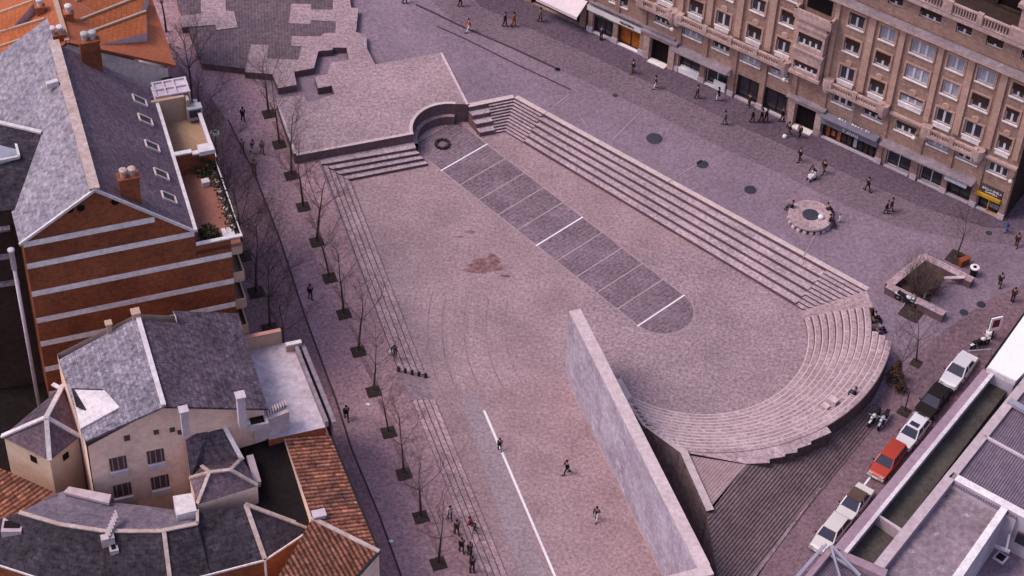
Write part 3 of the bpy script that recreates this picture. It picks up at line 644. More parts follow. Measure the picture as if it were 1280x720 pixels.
vg = MB(); vg.bar(so(sR, oA, zA+.12), so(sR, oE, zE+.02), .16, .22); vg.bar(so(sR, oA, zA+.12), so(sR, oL-.25, zL+.03), .16, .2); part(vg, 'verge', M['zinc'], B)
gt = MB(); gt.bar(so(sR, oE+.12, zE), so(sb_+.3, oE+.4, zE-.05), .26, .22); part(gt, 'gutter', M['zinc'], B)
for (x, y) in [(175, 127), (182, 151), (190.5, 184), (202, 219), (211.5, 248)]:
    c = onplane(x, y, pa_, pn); u = V((math.cos(ST), math.sin(ST), 0)); v = (so(10, oE, zE)-so(10, oA, zA)).normalized()
    k = MB()
    for a, b in (((-.4, -.62), (.4, -.62)), ((.4, -.62), (.4, .62)), ((.4, .62), (-.4, .62)), ((-.4, .62), (-.4, -.62))):
        k.bar(c+u*a[0]+v*a[1]+V((0, 0, .1)), c+u*b[0]+v*b[1]+V((0, 0, .1)), .13, .16)
    f = part(k, 'skylight', M['edge'], rs)
    k = MB(); k.face([c+u*a+v*b+V((0, 0, .11)) for a, b in ((-.4, -.62), (.4, -.62), (.4, .62), (-.4, .62))]); part(k, 'pane', M['glass'], f)
c = onplane(163, 246, pa_, pn); chimney(B, (c.x, c.y, c.z), .75, 1.45, 2.0, M['brick'], 2, potm=M['ridge'], rz=ST)
c = onplane(115, 80, pa_, pn); chimney(B, (c.x, c.y, c.z), .9, 1.5, 2.4, M['brick'], 2, potm=M['chrome'], rz=ST)
dp = MB(); a = so(sg-.2, oL-.9, 19.6); dp.tube((a.x, a.y, 0), a, .15, .15, 8); dp.lathe(a, [(.15, -1.9), (.21, -1.8), (.21, 0), (.27, .05), (.27, .16), (.12, .22)], 10); part(dp, 'flue_pipe', M['lilac'], B, True)
for x, y in ((87, 262), (101, 260), (144, 252)):
    q = onvert(x, y, P0g, an); k = MB(); d = V((math.cos(ST), math.sin(ST), 0)); k.tube(q-d*.02, q+d*.05, .3, .3, 10); part(k, 'vent', M['black'], B)
# terrace over the street
T = MB(); oT = -8.92
T.slab([so(sg, oE, zF), so(sg, oT, zF), so(9.6, oT, zF), so(9.6, oE, zF)], .35); part(T, 'terrace_floor', M['tilefloor'], B)
T = MB(); T.slab([so(9.4, oE, zF), so(9.4, oT, zF), so(2.2, oT, zF), so(2.2, oE, zF)], .35); part(T, 'terrace_floor', M['tanfloor'], B)
T = MB(); a, b = so(9.5, oE+.3, zF), so(9.5, oT, zF)
dv = [0, .5, .52, 1]; hs = [2.25, 2.25, 2.0, 2.0]
T.bar(so(9.5, oE+.2, zF+1.05), so(9.5, oT, zF+1.05), .22, 2.1, 0); T.bar(so(9.5, oE+.2, zF+2.17), so(9.5, -10.7, zF+2.17), .4, .14, 1); T.bar(so(9.7, -10.7, zF+2.12), so(9.7, oT, zF+2.12), .4, .14, 1)
T.box(tuple(so(9.6, -9.6, zF+2.2)), (.9, 1.2, .4), ST, 1)
part(T, 'terrace_wall', [M['brick'], M['zinc']], B)
T = MB(); T.bar(so(2.3, oT, zF+.5), so(9.4, oT, zF+.5), .14, 1.0, 0); T.bar(so(2.3, oT, zF+1.02), so(9.4, oT, zF+1.02), .3, .1, 1)
T.bar(so(9.6, oT, zF+.3), so(sg, oT, zF+.3), .12, .6, 2); T.bar(so(9.6, oT, zF+.8), so(sg, oT, zF+.8), .08, .08, 1)
T.bar(so(sg+.03, oE+.05, zF+.78), so(sg+.03, oR+.9, zF+.78), .3, .12, 1); part(T, 'parapet', [M['lilac'], M['zinc'], M['blackp']], B)
T = MB(); T.box(tuple(so(3.2, -11.2, zF+1.2)), (.25, 2.6, 2.4), ST, 0); T.box(tuple(so(3.0, -9.7, zF+1.1)), (1.2, .25, 2.2), ST, 0); part(T, 'terrace_wall', M['tancap'], B)
T = MB()
for s_, o_ in ((1.2, -12), (1.2, -10.4), (2.9, -12), (2.9, -10.4), (1.2, -9.4), (2.9, -9.4)): T.bar(so(s_, o_, zF), so(s_, o_, zF+2.5), .12, .12)
for s_ in (1.2, 2.05, 2.9): T.bar(so(s_, -12.1, zF+2.5), so(s_, -9.3, zF+2.5), .14, .14)
for o_ in (-12, -11.2, -10.4, -9.4): T.bar(so(1.2, o_, zF+2.52), so(2.9, o_, zF+2.52), .14, .12)
gl = part(T, 'glass_porch', M['lilac'], B); T = MB(); T.face([so(1.25, -12, zF+2.42), so(1.25, -9.4, zF+2.42), so(2.85, -9.4, zF+2.42), so(2.85, -12, zF+2.42)]); part(T, 'pane', M['lilac'], gl)
T = MB(); T.box(tuple(so(3.6, -9.25, zF+.9)), (.7, 1.2, 1.2), ST); T.box(tuple(so(3.62, -9.25, zF+1.0)), (.74, .9, .7), ST, 1); part(T, 'air_unit', [M['chrome'], M['carglass']], B)
# balconies along the street
for i in range(5):
    z = zF-.95-2.95*i
    k = MB(); k.slab([so(sg-.1, oR, z-.1), so(sg-.1, oT, z-.1), so(2, oT, z-.1), so(2, oR, z-.1)], .2)
    k.bar(so(sg-.12, oR+.01, z+.3), so(sg-.12, oT, z+.3), .12, .85); k.bar(so(sg-.1, oT, z+.3), so(2, oT, z+.3), .12, .85); part(k, 'balcony', M['tancap'], B)
k = MB()
for i in range(5): z = zF-2.6-2.95*i; k.bar(so(sg-.6, oR+.03, z), so(2, oR+.03, z), .04, 1.5)
part(k, 'balcony_window', M['black'], B)
# wing behind with lower slate roof and roof light
W = MB(); pl_a, pl_n = plane3(ridge0, so(sR, oL-.25, zL), so(sb_, oL-.25, zL))
v0 = onplane(52, 167, pl_a, pl_n)+V((0, 0, .05)); v1 = onplane(18, 262, pl_a, pl_n)+V((0, 0, .05)); 
wz = v0.z; w1 = at(-60, 140, wz); w2 = at(-60, 272, v1.z)
W.slab([v0, w1, w2, v1], .2); part(W, 'roof_slope', M['slateblue'], B)
W = MB(); roof_ridge(W, [v0, w1], .3, .16); part(W, 'ridge_cap', M['zinc'], B)
W = MB(); e0, e1, e2, e3 = [at(x, y, (wz+v1.z)/2+.6) for x, y in ((-30, 178), (17, 169), (24, 196), (-30, 207))]
W.solid([e0, e1, e2, e3], v1.z, 1, 1)
for a, b in ((e0, e1), (e1, e2), (e2, e3)): W.bar(a, b, .18, .22, 0)
part(W, 'roof_light', [M['zinc'], M['curtain']], B)
W = MB(); W.face([xy(v1, 0), xy(v1, v1.z-.1), xy(w2, w2.z-.1), xy(w2, 0)]); part(W, 'wall', M['brown'], B)
for z in (v1.z-1.6, v1.z-4.4, v1.z-7.2):
    for t in (.12, .5):
        q = xy(v1, z).lerp(xy(w2, z), t); k = MB(); k.bar(q, q+(w2-v1).xy.to_3d().normalized()*2.2, .9, .18); part(k, 'balcony', M['slatelit'], B)
# antennas on the roof
k = MB(); c = onplane(66, 110, pl_a, pl_n); k.box((c.x, c.y, c.z+.4), (.9, .35, .5), .5); k.tube(c, c+V((0, 0, .4)), .05); part(k, 'roof_box', M['zinc'], B)
# plants on the terrace
for px, py, r, l in ((261, 292, .85, 'round dark bush in the corner of the brick terrace'), (256, 210, 1.0, 'dark bush against the brick divider wall of the terrace')):
    c = at(px, py, zF+.5); k = MB(); rn = random.Random(px)
    for _ in range(300):
        d = V((rn.gauss(0, 1), rn.gauss(0, 1), rn.gauss(0, .8))).normalized()*r*rn.uniform(.5, 1); a = V((rn.uniform(-1, 1), rn.uniform(-1, 1), rn.uniform(-1, 1))).normalized()*.13; e = a.orthogonal().normalized()*.08
        q = c+d; q.z = max(q.z, zF+.05); k.face([q-a, q+e, q+a, q-e])
    k.tube(c+V((0, 0, -.5)), c, .07, .05); single(k, 'terrace_bush', M['green'], l, 'bush', base=(c.x, c.y, zF))
rn = random.Random(5)
for i in range(7):
    c = so(10.3+i*1.05, oT-.35, zF); t_ = thing('potted_plant', 'leafy potted plant in the row along the terrace railing', 'plant', c, 0, 'potted plants along the terrace railing', world=True)
    k = MB(); k.lathe(c, [(.17, 0), (.24, .35)], 8, 0); part(k, 'pot', M['cream'], t_); k = MB()
    for _ in range(55):
        d = V((rn.gauss(0, .28), rn.gauss(0, .28), abs(rn.gauss(.3, .25)))); a = V((rn.uniform(-1, 1), rn.uniform(-1, 1), rn.uniform(0, 1))).normalized()*.14; e = a.orthogonal().normalized()*.06
        q = c+d+V((0, 0, .35)); k.face([q-a, q+e, q+a, q-e], 0)
    part(k, 'leaves', M['green'], t_)
k = MB(); c = at(257, 229, zF+.2); k.box((c.x, c.y, zF+.25), (.6, .5, .5), .4); single(k, 'storage_box', M['zinc'], 'small white box on the brick terrace by the divider', 'box')
k = MB(); c = so(sg-1.0, oT-.8, zF); k.box((c.x, c.y, zF+.3), (1.0, .9, .1), ST); [k.tube(c+V((x, y, 0)), c+V((x, y, .3)), .04) for x in (-.3, .3) for y in (-.3, .3)]
single(k, 'terrace_table', M['zinc'], 'low white table at the near corner of the terrace', 'table')

# ---- red tiled building behind
B = thing('tiled_building', 'big terracotta tiled roof with sawtooth dormers behind the brick block', 'building', so(-3, -16, 1.2), world=True)
ze, zr = 15.0, 19.0; oe, o_r = -9.15, -17.4; s0, s1 = .8, -24.0; sE = -5.1
# near end is cut on the slant as in the photograph
def rpt(px, py, z): return V(at(px, py, z))
r0_, r1_ = rpt(84, 52, zr), so(s1, o_r, zr); e0_, e1_ = rpt(219, 81, ze), so(s1, oe, ze)
k = MB(); k.slab([r0_, r1_, e1_, e0_], .3); RS = part(k, 'roof_slope', [M['terraflat']], B)
ow = -26.5; l0_ = so(atso(0, 105, 15.5)[0]+3, ow, 15.2); l1_ = so(s1, ow, 15.2)
k = MB(); k.slab([r0_, l0_, l1_, r1_], .3); LSl = part(k, 'roof_slope', [M['terraflat']], B)
k = MB(); roof_ridge(k, [r0_, r1_], .4, .16); part(k, 'ridge_cap', M['tancap'], B)
k = MB(); e0w = so(-4.9, -9.75, ze-.25)
for a, b in ((e0w, xy(r0_, zr-.3)), (xy(r0_, zr-.3), xy(l0_, 14.9))): k.face([xy(a, 0), a, b, xy(b, 0)])
k.face([xy(e0w, 0), xy(e1_, 0)+V((-.6, 0, 0)), xy(e1_, ze-.3)+V((-.6, 0, 0)), e0w]); part(k, 'wall', M['cream'], B)
k = MB(); d = (e0_-r0_); k.bar(r0_+V((0, 0, .05)), e0_+V((0, 0, .05)), .5, .2); part(k, 'verge', M['terraflat'], B)
pa2, pn2 = plane3(r0_, r1_, e0_); pa3, pn3 = plane3(r0_, r1_, l0_)
def dormer(A, Bp, C, D, hh, par, pln):       # wedge: high edge A-B toward the back, face towards the camera C-D on the roof
    A, Bp, C, D = [onplane(*q, *pln)+V((0, 0, h_)) for q, h_ in ((A, .05), (Bp, hh), (C, hh*.75), (D, .05))]
    k = MB(); k.solid([A, Bp, C, D], min(A.z, C.z)-2, 0, 1); o = part(k, 'dormer', [M['terra'], M['lilac']], par)
    k = MB(); k.bar(A+V((0, 0, .08)), Bp+V((0, 0, .08)), .2, .16); part(k, 'dormer_edge', M['tancap'], o)
dormer((100, 26), (186, 5), (176, 28), (124, 38), 1.1, RS, (pa2, pn2))
dormer((110, 42), (184, 29), (184, 52), (126, 56), 1.2, RS, (pa2, pn2))
dormer((95, 2), (175, -22), (178, 0), (122, 17), 1.1, RS, (pa2, pn2))
dormer((-8, 20), (48, 12), (20, 40), (-8, 46), 1.0, LSl, (pa3, pn3))
dormer((-8, 44), (58, 36), (48, 50), (-8, 66), 1.0, LSl, (pa3, pn3))
dormer((-8, 62), (56, 53), (30, 82), (-8, 92), 1.0, LSl, (pa3, pn3))
for x, y, pots in ((51, 16, 1), (87, 24, 1), (72, 51, 2)):
    c = onplane(x, y, pa2 if x > 75 else pa3, pn2 if x > 75 else pn3)-V((0, 0, .2)); chimney(B, (c.x, c.y, c.z), .6, .7 if pots == 1 else 1.4, .9, M['terraflat'], pots, rz=ST)
k = MB(); a = atso(162, 92, 13); c = so(*a); k.tube(c+V((0, 0, -2.5)), c+V((0, 0, 3.3)), .2, .2, 8); k.lathe(c+V((0, 0, 3.2)), [(.3, 0), (.3, .3), (.1, .4)], 8, 1); part(k, 'flue_pipe', [M['blackp'], M['zinc']], B)
k = MB(); c0 = so(-4.6, -9.9, 12.6)
for z in (0,): k.box((c0.x, c0.y, c0.z+.6), (.6, .9, 1.3), ST)
part(k, 'window', M['glass'], B)
k = MB(); k.slab([so(-3.5, -13.2, 14.4), so(-3.2, -9.6, 13.2), so(.8, -9.6, 13.0), so(.9, -12.8, 14.2)], .2); part(k, 'roof_slope', M['terraflat'], B)

# ---- cluster of old houses at the lower left
H_ = thing('slate_house', 'old cream house with a mottled slate gable roof beside the striped brick gable', 'house', so(29, -17, .7), world=True)
s0, s1 = 24.4, 33.3; zR, zEv = 17.0, 14.4; oRr = -18.0
k = MB(); k.slab([so(s0, oRr, zR), so(s0+.1, -24, zEv), so(s1-.6, -23.6, zEv+.1), so(s1, oRr, zR)], .2); part(k, 'roof_slope', M['slatelav'], H_)  # west slope lightened in colour for the light it catches
k = MB(); k.slab([so(s1, oRr, zR), so(s1, -10.75, zEv), so(23.6, -10.6, zEv), so(23.6, -15.3, zR-.95), so(24.9, -15.3, zR-.95), so(24.6, oRr, zR)], .2); part(k, 'roof_slope', M['slatemix'], H_)  # east slope darkened in colour for its shade
k = MB(); roof_ridge(k, [so(s0, oRr, zR), so(s1, oRr, zR)], .34, .2); part(k, 'ridge_cap', M['zinc'], H_)
k = MB(); k.face([so(23.55, -15.35, zR-.95), so(25, -15.35, zR-.95), so(25, -15.35, zR-.1)]); part(k, 'verge', M['zinc'], H_)
k = MB(); sW = s1-.25
k.face([so(sW, -23.6, 0), so(sW, -11, 0), so(sW, -11, zEv-.2), so(sW, oRr, zR-.22), so(sW, -23.5, zEv-.1)]); k.face([so(sW, -11, 0), so(23.8, -11, 0), so(23.8, -11, zEv-.2), so(sW, -11, zEv-.2)]); k.face([so(23.8, -11, 0), so(23.8, -24, 0), so(23.8, -24, zEv-.1), so(23.8, oRr, zR-.3), so(23.8, -11, zEv-.2)]); k.face([so(23.8, -24, 0), so(sW, -23.6, 0), so(sW, -23.6, zEv-.1), so(23.8, -24, zEv-.1)])
part(k, 'wall', M['creamwall'], H_)
Pw = so(sW, 0, 0)
for x0, y0, x1, y1 in ((137, 571, 158, 586), (184, 562, 205, 577), (142, 604, 164, 619), (189, 594, 211, 609), (155, 543, 162, 549), (192, 536, 198, 541), (212, 533, 218, 538), (222, 536, 228, 541)):
    a, b = onvert(x0, (y0+y1)/2+2, Pw, an), onvert(x1, (y0+y1)/2-2, Pw, an); hh = (y1-y0)/11.5
    d = V((math.cos(ST), math.sin(ST), 0)); f = MB(); z0 = min(a.z, b.z)-hh/2; c = (a+b)/2; L = (b-a).xy.length
    f.box((c.x+d.x*.02, c.y+d.y*.02, z0+hh/2), (L, .1, hh), R_(an), 0); 
    if L > 1: f.box((c.x+d.x*.12, c.y+d.y*.12, z0-.3), (L+.1, .3, .55), R_(an), 1)
    o = part(f, 'window', [M['reveal'], M['lilac']], H_)
    if L > 1:
        f = MB()
        for t in (-.33, 0, .33): f.box((c.x+d.x*.09+(b-a).x*t, c.y+d.y*.09+(b-a).y*t, z0+hh/2), (.07, .05, hh), R_(an))
        part(f, 'window_bar', M['parapet'], o)
pa4, pn4 = plane3(so(s1, oRr, zR), so(s1, -10.75, zEv), so(s0, oRr, zR)); pa5, pn5 = plane3(so(s1, oRr, zR), so(s1, -23.6, zEv), so(s0, oRr, zR))
for px, py, w_, h_, m_ in ((231, 528, .5, 1.3, 'lilac'), (302, 517, .55, 1.9, 'lilac'), (137, 415, .35, .9, 'tancap'), (170, 396, .5, .5, 'tancap')):
    c = onplane(px, py, pa4 if px > 200 else pa5, pn4 if px > 200 else pn5); chimney(H_, (c.x, c.y, c.z), w_, w_, h_, M[m_], 0)
# white dormer on the left slope
a, b, c, d = [onplane(*q, pa5, pn5) for q in ((91, 496), (130, 488), (150, 510), (101, 540))]
k = MB(); k.solid([a+V((0, 0, .9)), b+V((0, 0, .1)), c+V((0, 0, .1)), d+V((0, 0, .35))], 12, 0, 0); o = part(k, 'dormer', M['zinc'], H_)
k = MB(); k.face([a+V((-.02, 0, .93)), b+V((0, 0, .13)), onplane(108, 519, pa5, pn5)+V((0, 0, .5)), onplane(97, 520, pa5, pn5)+V((0, 0, .95))]); part(k, 'dormer_roof', M['slateblue'], o)
# tower
Tn = thing('corner_tower', 'cream tower with a dark pyramid roof and bright white hip ridges', 'tower', so(28, -26, .7), world=True)
ap = at(58, 522, 14.6); cr_ = [at(2, 546, 12), at(62, 576, 12), at(100, 546, 12), at(79, 482, 12)]
for i in range(4):
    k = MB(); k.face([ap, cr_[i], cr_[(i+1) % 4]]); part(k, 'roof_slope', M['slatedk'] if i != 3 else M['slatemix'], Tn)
k = MB()
for c in cr_: roof_ridge(k, [ap, c], .34, .14)
roof_ridge(k, [cr_[3].lerp(ap, .12), at(66, 481, 12.2)], .3, .14); part(k, 'ridge_cap', M['zinc'], Tn)
ce = sum(cr_, V((0, 0, 0)))/4; wl = [ce+(c-ce)*.95 for c in cr_]
k = MB()
for i in range(4): a, b = wl[i], wl[(i+1) % 4]; k.face([xy(a, 0), xy(b, 0), xy(b, 11.98), xy(a, 11.98)])
part(k, 'wall', mat('tower_render', (.62, .47, .36), .12, 2, col2=(.52, .38, .29)), Tn)
for i, t in ((0, .62), (1, .5)):
    a, b = wl[i], wl[i+1]; q = a.lerp(b, t); d = (b-a).normalized(); k = MB(); k.box((q.x, q.y, 11.1), (.5, .14, .6), math.atan2(d.y, d.x)); part(k, 'window', M['black'], Tn)
# flat roofed strip on the street side
Fb = thing('flat_roofed_house', 'house with a pale worn flat roof and a street parapet below the slate roof', 'house', so(29, -8.4, .7), world=True)
zf = 11.4; k = MB(); k.solid([so(24.7, -10.9, zf), so(24.7, -6.9, zf), so(33.6, -6.7, zf), so(33.6, -10.9, zf)], 0, 0, 1); part(k, 'flat_roof', [M['flatroof'], M['brick']], Fb)
k = MB(); k.bar(so(25.6, -6.85, zf+.3), so(33.6, -6.6, zf+.3), .25, .6); k.bar(so(25.6, -6.3, zf+.25), so(33.6, -6.05, zf+.25), .3, .22); k.bar(so(25.6, -6.35, zf-1), so(33.6, -6.15, zf-1), .1, 2.2); part(k, 'parapet', [M['ledge']], Fb)
k = MB(); k.bar(so(24.6, -10.9, zf+.65), so(24.6, -7.7, zf+.65), .2, 1.3, 0); k.bar(so(24.6, -10.9, zf+1.34), so(24.6, -7.7, zf+1.34), .34, .12, 1); k.bar(so(25.6, -7.6, zf+.35), so(25.6, -6.4, zf+.35), .2, .7, 0); k.bar(so(25.6, -7.6, zf+.74), so(25.6, -6.4, zf+.74), .34, .12, 2)
part(k, 'parapet', [M['tancap'], mat('pink_cap', (.5, .25, .2), .1), M['zinc']], Fb)
c = so(32.6, -11.3, zf+.6)
k = MB(); k.bar(so(33.2, -11.9, zf+1.0), so(32.7, -9.3, zf+1.0), .9, 2.0, 0); k.box(tuple(so(33.4, -11.6, zf+1.9)), (1.0, 1.5, .5), ST, 0); k.box(tuple(so(33.4, -11.6, zf+2.17)), (.6, 1.0, .05), ST, 1)
for i in range(8): k.box(tuple(so(32.9-.06*i, -10.7+.2*i, zf+2.15)), (.5, .1, .35), ST, 0)
part(k, 'chimney', [M['beam'], M['black']], Fb)
# dark tar roof
k = MB(); k.solid([at(*q) for q in ((285, 530, 10.9), (352, 545, 10.9), (392, 650, 10.0), (345, 655, 9.2), (300, 625, 9.4), (298, 600, 10))], 0, 0, 1)
single(k, 'tar_roofed_shed', [M['black'], M['brown']], 'low shed with a black tar roof between the slate hips and the old tiles', 'shed')
# old tile roof along the street
OT = thing('tiled_house', 'street house with an old mottled orange tile roof, hipped at the near end', 'house', so(38, -8, .7), world=True)
A_, Bq, C_, D_ = at(354, 543, 11.3), at(414, 545, 10.5), at(474, 690, 10.5), at(390, 648, 11.3)
k = MB(); k.solid([A_, Bq, C_, D_], 0, 0, 1); part(k, 'roof_slope', [M['oldtile'], M['creamwall']], OT)
E_, G_ = at(425, 745, 10.2), at(335, 740, 10.6)
k = MB(); k.solid([D_+V((0, 0, .01)), C_+V((0, 0, .01)), E_, G_, at(366, 690, 11.0)], 0, 0, 1); part(k, 'roof_slope', [M['oldtile2'], M['creamwall']], OT)
k = MB(); roof_ridge(k, [D_, C_], .3, .12); part(k, 'ridge_cap', M['ridge'], OT)
k = MB(); k.bar(Bq+V((0, 0, -.05)), C_+V((0, 0, -.05)), .18, .16); k.bar(C_, E_, .18, .16); part(k, 'gutter', M['blackp'], OT)
c = at(399, 648, 11.0); chimney(OT, (c.x, c.y, c.z), .5, .8, .5, M['lilac'], 0)
# curved slate building in the corner
Cb = thing('curved_house', 'house with a curved dark blue slate roof and pale ridge at the lower left corner', 'house', so(38, -20, .7), world=True)
zr_, ze_ = 11.2, 9.0
rdg = [at(*q, zr_) for q in ((24, 641), (75, 656), (130, 664.5), (200, 664.5), (247, 655), (247, 640), (307, 631))]
eav = [at(*q, ze_) for q in ((-12, 702), (50, 722), (130, 731), (212, 730), (262, 717), (262, 717), (331, 699))]
k = MB()
for i in range(6):
    if i == 4: k.face([rdg[4], rdg[5], rdg[6], eav[6], eav[4]]); continue
    if i == 5: continue
    k.face([rdg[i], rdg[i+1], eav[i+1], eav[i]])
k.face([rdg[0], eav[0], at(-40, 660, 9.5)])
part(k, 'roof_slope', M['slateblue'], Cb)
hp = at(388, 661, ze_); hr = at(322, 636, zr_-.6)
k = MB(); k.face([rdg[6], hp, eav[6]]); part(k, 'roof_slope', M['slateblue'], Cb)
k = MB(); roof_ridge(k, rdg[:5], .3, .12); roof_ridge(k, [at(205, 665, zr_), at(213, 729, ze_)], .3, .12); roof_ridge(k, [rdg[5], rdg[4]], .2, .3); part(k, 'ridge_cap', M['ridge'], Cb)
k = MB(); roof_ridge(k, [rdg[6], eav[6]], .32, .14); roof_ridge(k, [rdg[6], hp], .28, .14); part(k, 'ridge_cap', M['ridge'], Cb)
k = MB()
for a, b in zip(eav[:5]+[eav[6]], eav[1:5]+[eav[6], hp]):
    if (a-b).length > .1: k.face([xy(a, 0), xy(b, 0), b-V((0, 0, .15)), a-V((0, 0, .15))])
part(k, 'wall', M['brick'], Cb)
k = MB()
for a, b in zip(eav[:5]+[eav[6]], eav[1:5]+[eav[6], hp]):
    if (a-b).length > .1: k.bar(a-V((0, 0, .08)), b-V((0, 0, .08)), .16, .16)
q = eav[6]; k.tube(q, xy(q, 3), .1, .1, 6); part(k, 'gutter', M['cream'], Cb)
inn = [at(*q, 10.0) for q in ((70, 617), (85, 612), (140, 628), (180, 632), (240, 640))]
k = MB()
for i in range(4): k.face([inn[i], inn[i+1], rdg[i+1], rdg[i]])
k.face([rdg[4], inn[4], at(247, 640, zr_-.3)]); part(k, 'roof_slope', M['slatelit'] if False else mat('lilac_slate', (.20, .165, .205), .3, 2.6, col2=(.15, .12, .155), joints=(.5, .3, .82, .03, 30, .12)), Cb)
k = MB()
for i in range(4): k.face([xy(inn[i], 0), xy(inn[i+1], 0), inn[i+1]-V((0, 0, .03)), inn[i]-V((0, 0, .03))])
part(k, 'wall', M['brown'], Cb)
k = MB(); c = at(135, 676, 10.9); k.box((c.x, c.y, c.z), (.5, .9, 1.0), ST); 
for i in range(7): k.box((c.x+.06*i, c.y+.28*i, c.z+.55+.03*i), (.75, .14, .25), ST)
part(k, 'chimney', M['beam'], Cb)
c = at(142, 686, 10.4); k = MB(); k.box((c.x, c.y, c.z-.1), (.8, .6, .7), ST); k.box((c.x, c.y, c.z+.27), (.5, .3, .04), ST, 1); part(k, 'chimney', [M['beam'], M['black']], Cb)
c = at(17, 665, 9.9); k = MB(); k.box((c.x, c.y, c.z), (1.2, 1.4, 1.6), ST-.3); k.box((c.x, c.y, c.z+.85), (.6, 1.1, .05), ST-.3, 1); part(k, 'chimney', [M['beam'], M['black']], Cb)
# tiles in front of the tower
k = MB(); k.solid([at(*q) for q in ((-30, 575, 10.6), (10, 589, 10.5), (70, 616, 10.4), (26, 640, 9.9), (-2, 668, 9.4), (-40, 700, 9))], 0, 0, 1)
single(k, 'tiled_lean_to', [mat('old_tile_left', (.27, .10, .058), .5, 3.4, col2=(.12, .055, .04), big=.7, joints=(.34, .55, .6, .03, 40, .35, 0), stripes=(.34, .6, 'X', 40)), M['creamwall']], 'old orange tile roof tucked below the cream tower', 'roof')
# small slate hips beside the courtyard
Sh = thing('hipped_slate_house', 'small dark hipped slate roof with white ridges between courtyard and tar roof', 'house', so(35, -14, .7), world=True)
a_, b_ = at(262, 591, 13.0), at(288, 588, 13.0); hc = [at(*q, 11.5) for q in ((237, 598), (247, 630), (322, 607), (303, 573), (252, 583))]
k = MB(); k.face([a_, hc[0], hc[1]]); k.face([a_, hc[1], hc[2], b_]); k.face([b_, hc[2], hc[3]]); part(k, 'roof_slope', M['black'] if False else M['slatedk'], Sh)
k = MB(); k.face([a_, hc[4], hc[0]]); k.face([a_, b_, hc[3], hc[4]]); part(k, 'roof_slope', M['slatemix'], Sh)
k = MB(); [roof_ridge(k, [p_, q_], .24, .14) for p_, q_ in ((a_, hc[0]), (a_, hc[1]), (a_, hc[4]), (b_, hc[2]), (b_, hc[3]), (a_, b_))]; part(k, 'ridge_cap', M['ridge'], Sh)
k = MB()
for i in range(3):
    a, b = hc[i], hc[i+1]; k.face([xy(a, 0), xy(b, 0), b-V((0, 0, .05)), a-V((0, 0, .05))])
part(k, 'wall', M['creamwall'], Sh)
k = MB(); k.solid([at(*q) for q in ((232, 550, 13.0), (262, 531, 13.4), (274, 522, 13.6), (302, 574, 11.4), (252, 584, 11.2), (238, 600, 11.0))], 6, 0, 1); part(k, 'roof_slope', [M['slatemix'], M['creamwall']], Sh)
k = MB(); roof_ridge(k, [at(274, 522, 13.6), at(303, 576, 11.5)], .3, .16); part(k, 'ridge_cap', M['zinc'], Sh)
k = MB(); c = at(313, 583, 10.5); k.bar(at(312, 572, 11), at(322, 606, 10.4), .5, .9); part(k, 'chimney', M['beam'], Sh)
for pl4, z, l in (((80, 137, 132, 84), 0, ''),): pass
k = MB(); k.slab([at(*q, 10.6) for q in ((86, 608), (139, 618), (136, 629), (79, 615))], .25); single(k, 'lean_to_roof', M['beam'], 'long pale sheet roof at the foot of the cream courtyard wall', 'roof')
k = MB(); k.solid([at(*q, 11.6) for q in ((216, 620), (240, 616), (246, 638), (221, 644))], 8, 0, 0); single(k, 'white_hut', M['zinc'], 'white box shaped hut on the inner edge of the curved roof', 'hut')
k = MB(); k.face([so(33.2, -24, 5), so(33.2, -14, 5), so(38, -14, 5), so(38, -24, 5)]); struct(k, 'courtyard_floor', M['brown'])
# ================================================================== TAN STONE APARTMENT BLOCK (right)
FP, FQ = at(735, 37, 2.0), at(1245, 270, 2.0); FA = math.atan2(FQ.y-FP.y, FQ.x-FP.x)
F = thing('apartment_block', 'long tan stone apartment block with shops, balconies and a carved cornice', 'building', (FP.x, FP.y, 1.98), FA)
FE = 43.2
def wall_holes(mb, x0, x1, z0, z1, holes, y=0, depth=.32, m=0, mr=1, back=None):
    xs = sorted({x0, x1, *[v for h in holes for v in (max(x0, h[0]), min(x1, h[1]))]}); zs = sorted({z0, z1, *[v for h in holes for v in (max(z0, h[2]), min(z1, h[3]))]})
    for i in range(len(xs)-1):
        for j in range(len(zs)-1):
            cx, cz = (xs[i]+xs[i+1])/2, (zs[j]+zs[j+1])/2
            if any(h[0] < cx < h[1] and h[2] < cz < h[3] for h in holes): continue
            mb.face([(xs[i], y, zs[j]), (xs[i+1], y, zs[j]), (xs[i+1], y, zs[j+1]), (xs[i], y, zs[j+1])], m)
    for a, b, c, d in holes:
        e = y+depth
        mb.face([(a, y, c), (b, y, c), (b, e, c), (a, e, c)], m); mb.face([(a, e, d), (b, e, d), (b, y, d), (a, y, d)], mr)
        mb.face([(a, e, c), (a, e, d), (a, y, d), (a, y, c)], mr); mb.face([(b, y, c), (b, y, d), (b, e, d), (b, e, c)], mr)
        if back is not None: mb.face([(a, e+.01, c), (b, e+.01, c), (b, e+.01, d), (a, e+.01, d)], back)
CO_ = [(2.0, 3.9), (7.1, 8.6), (10.4, 11.75), (13.2, 14.55), (16.4, 17.75), (19.4, 20.7), None, (25.7, 27.1), (28.7, 30.05), (31.62, 33.7), (35.08, 36.53), (37.8, 39.35), (40.95, 42.1)]
COLS = [c for c in CO_ if c]
MEZ = [(2.1, 4.0), (7.05, 8.6), (10.15, 12.0), (13.2, 14.9), (16.2, 18.1), (19.15, 21.0), (25.5, 27.45), (28.55, 30.45), (31.75, 33.7), (34.9, 36.85), (37.75, 39.65), (40.65, 42.45)]
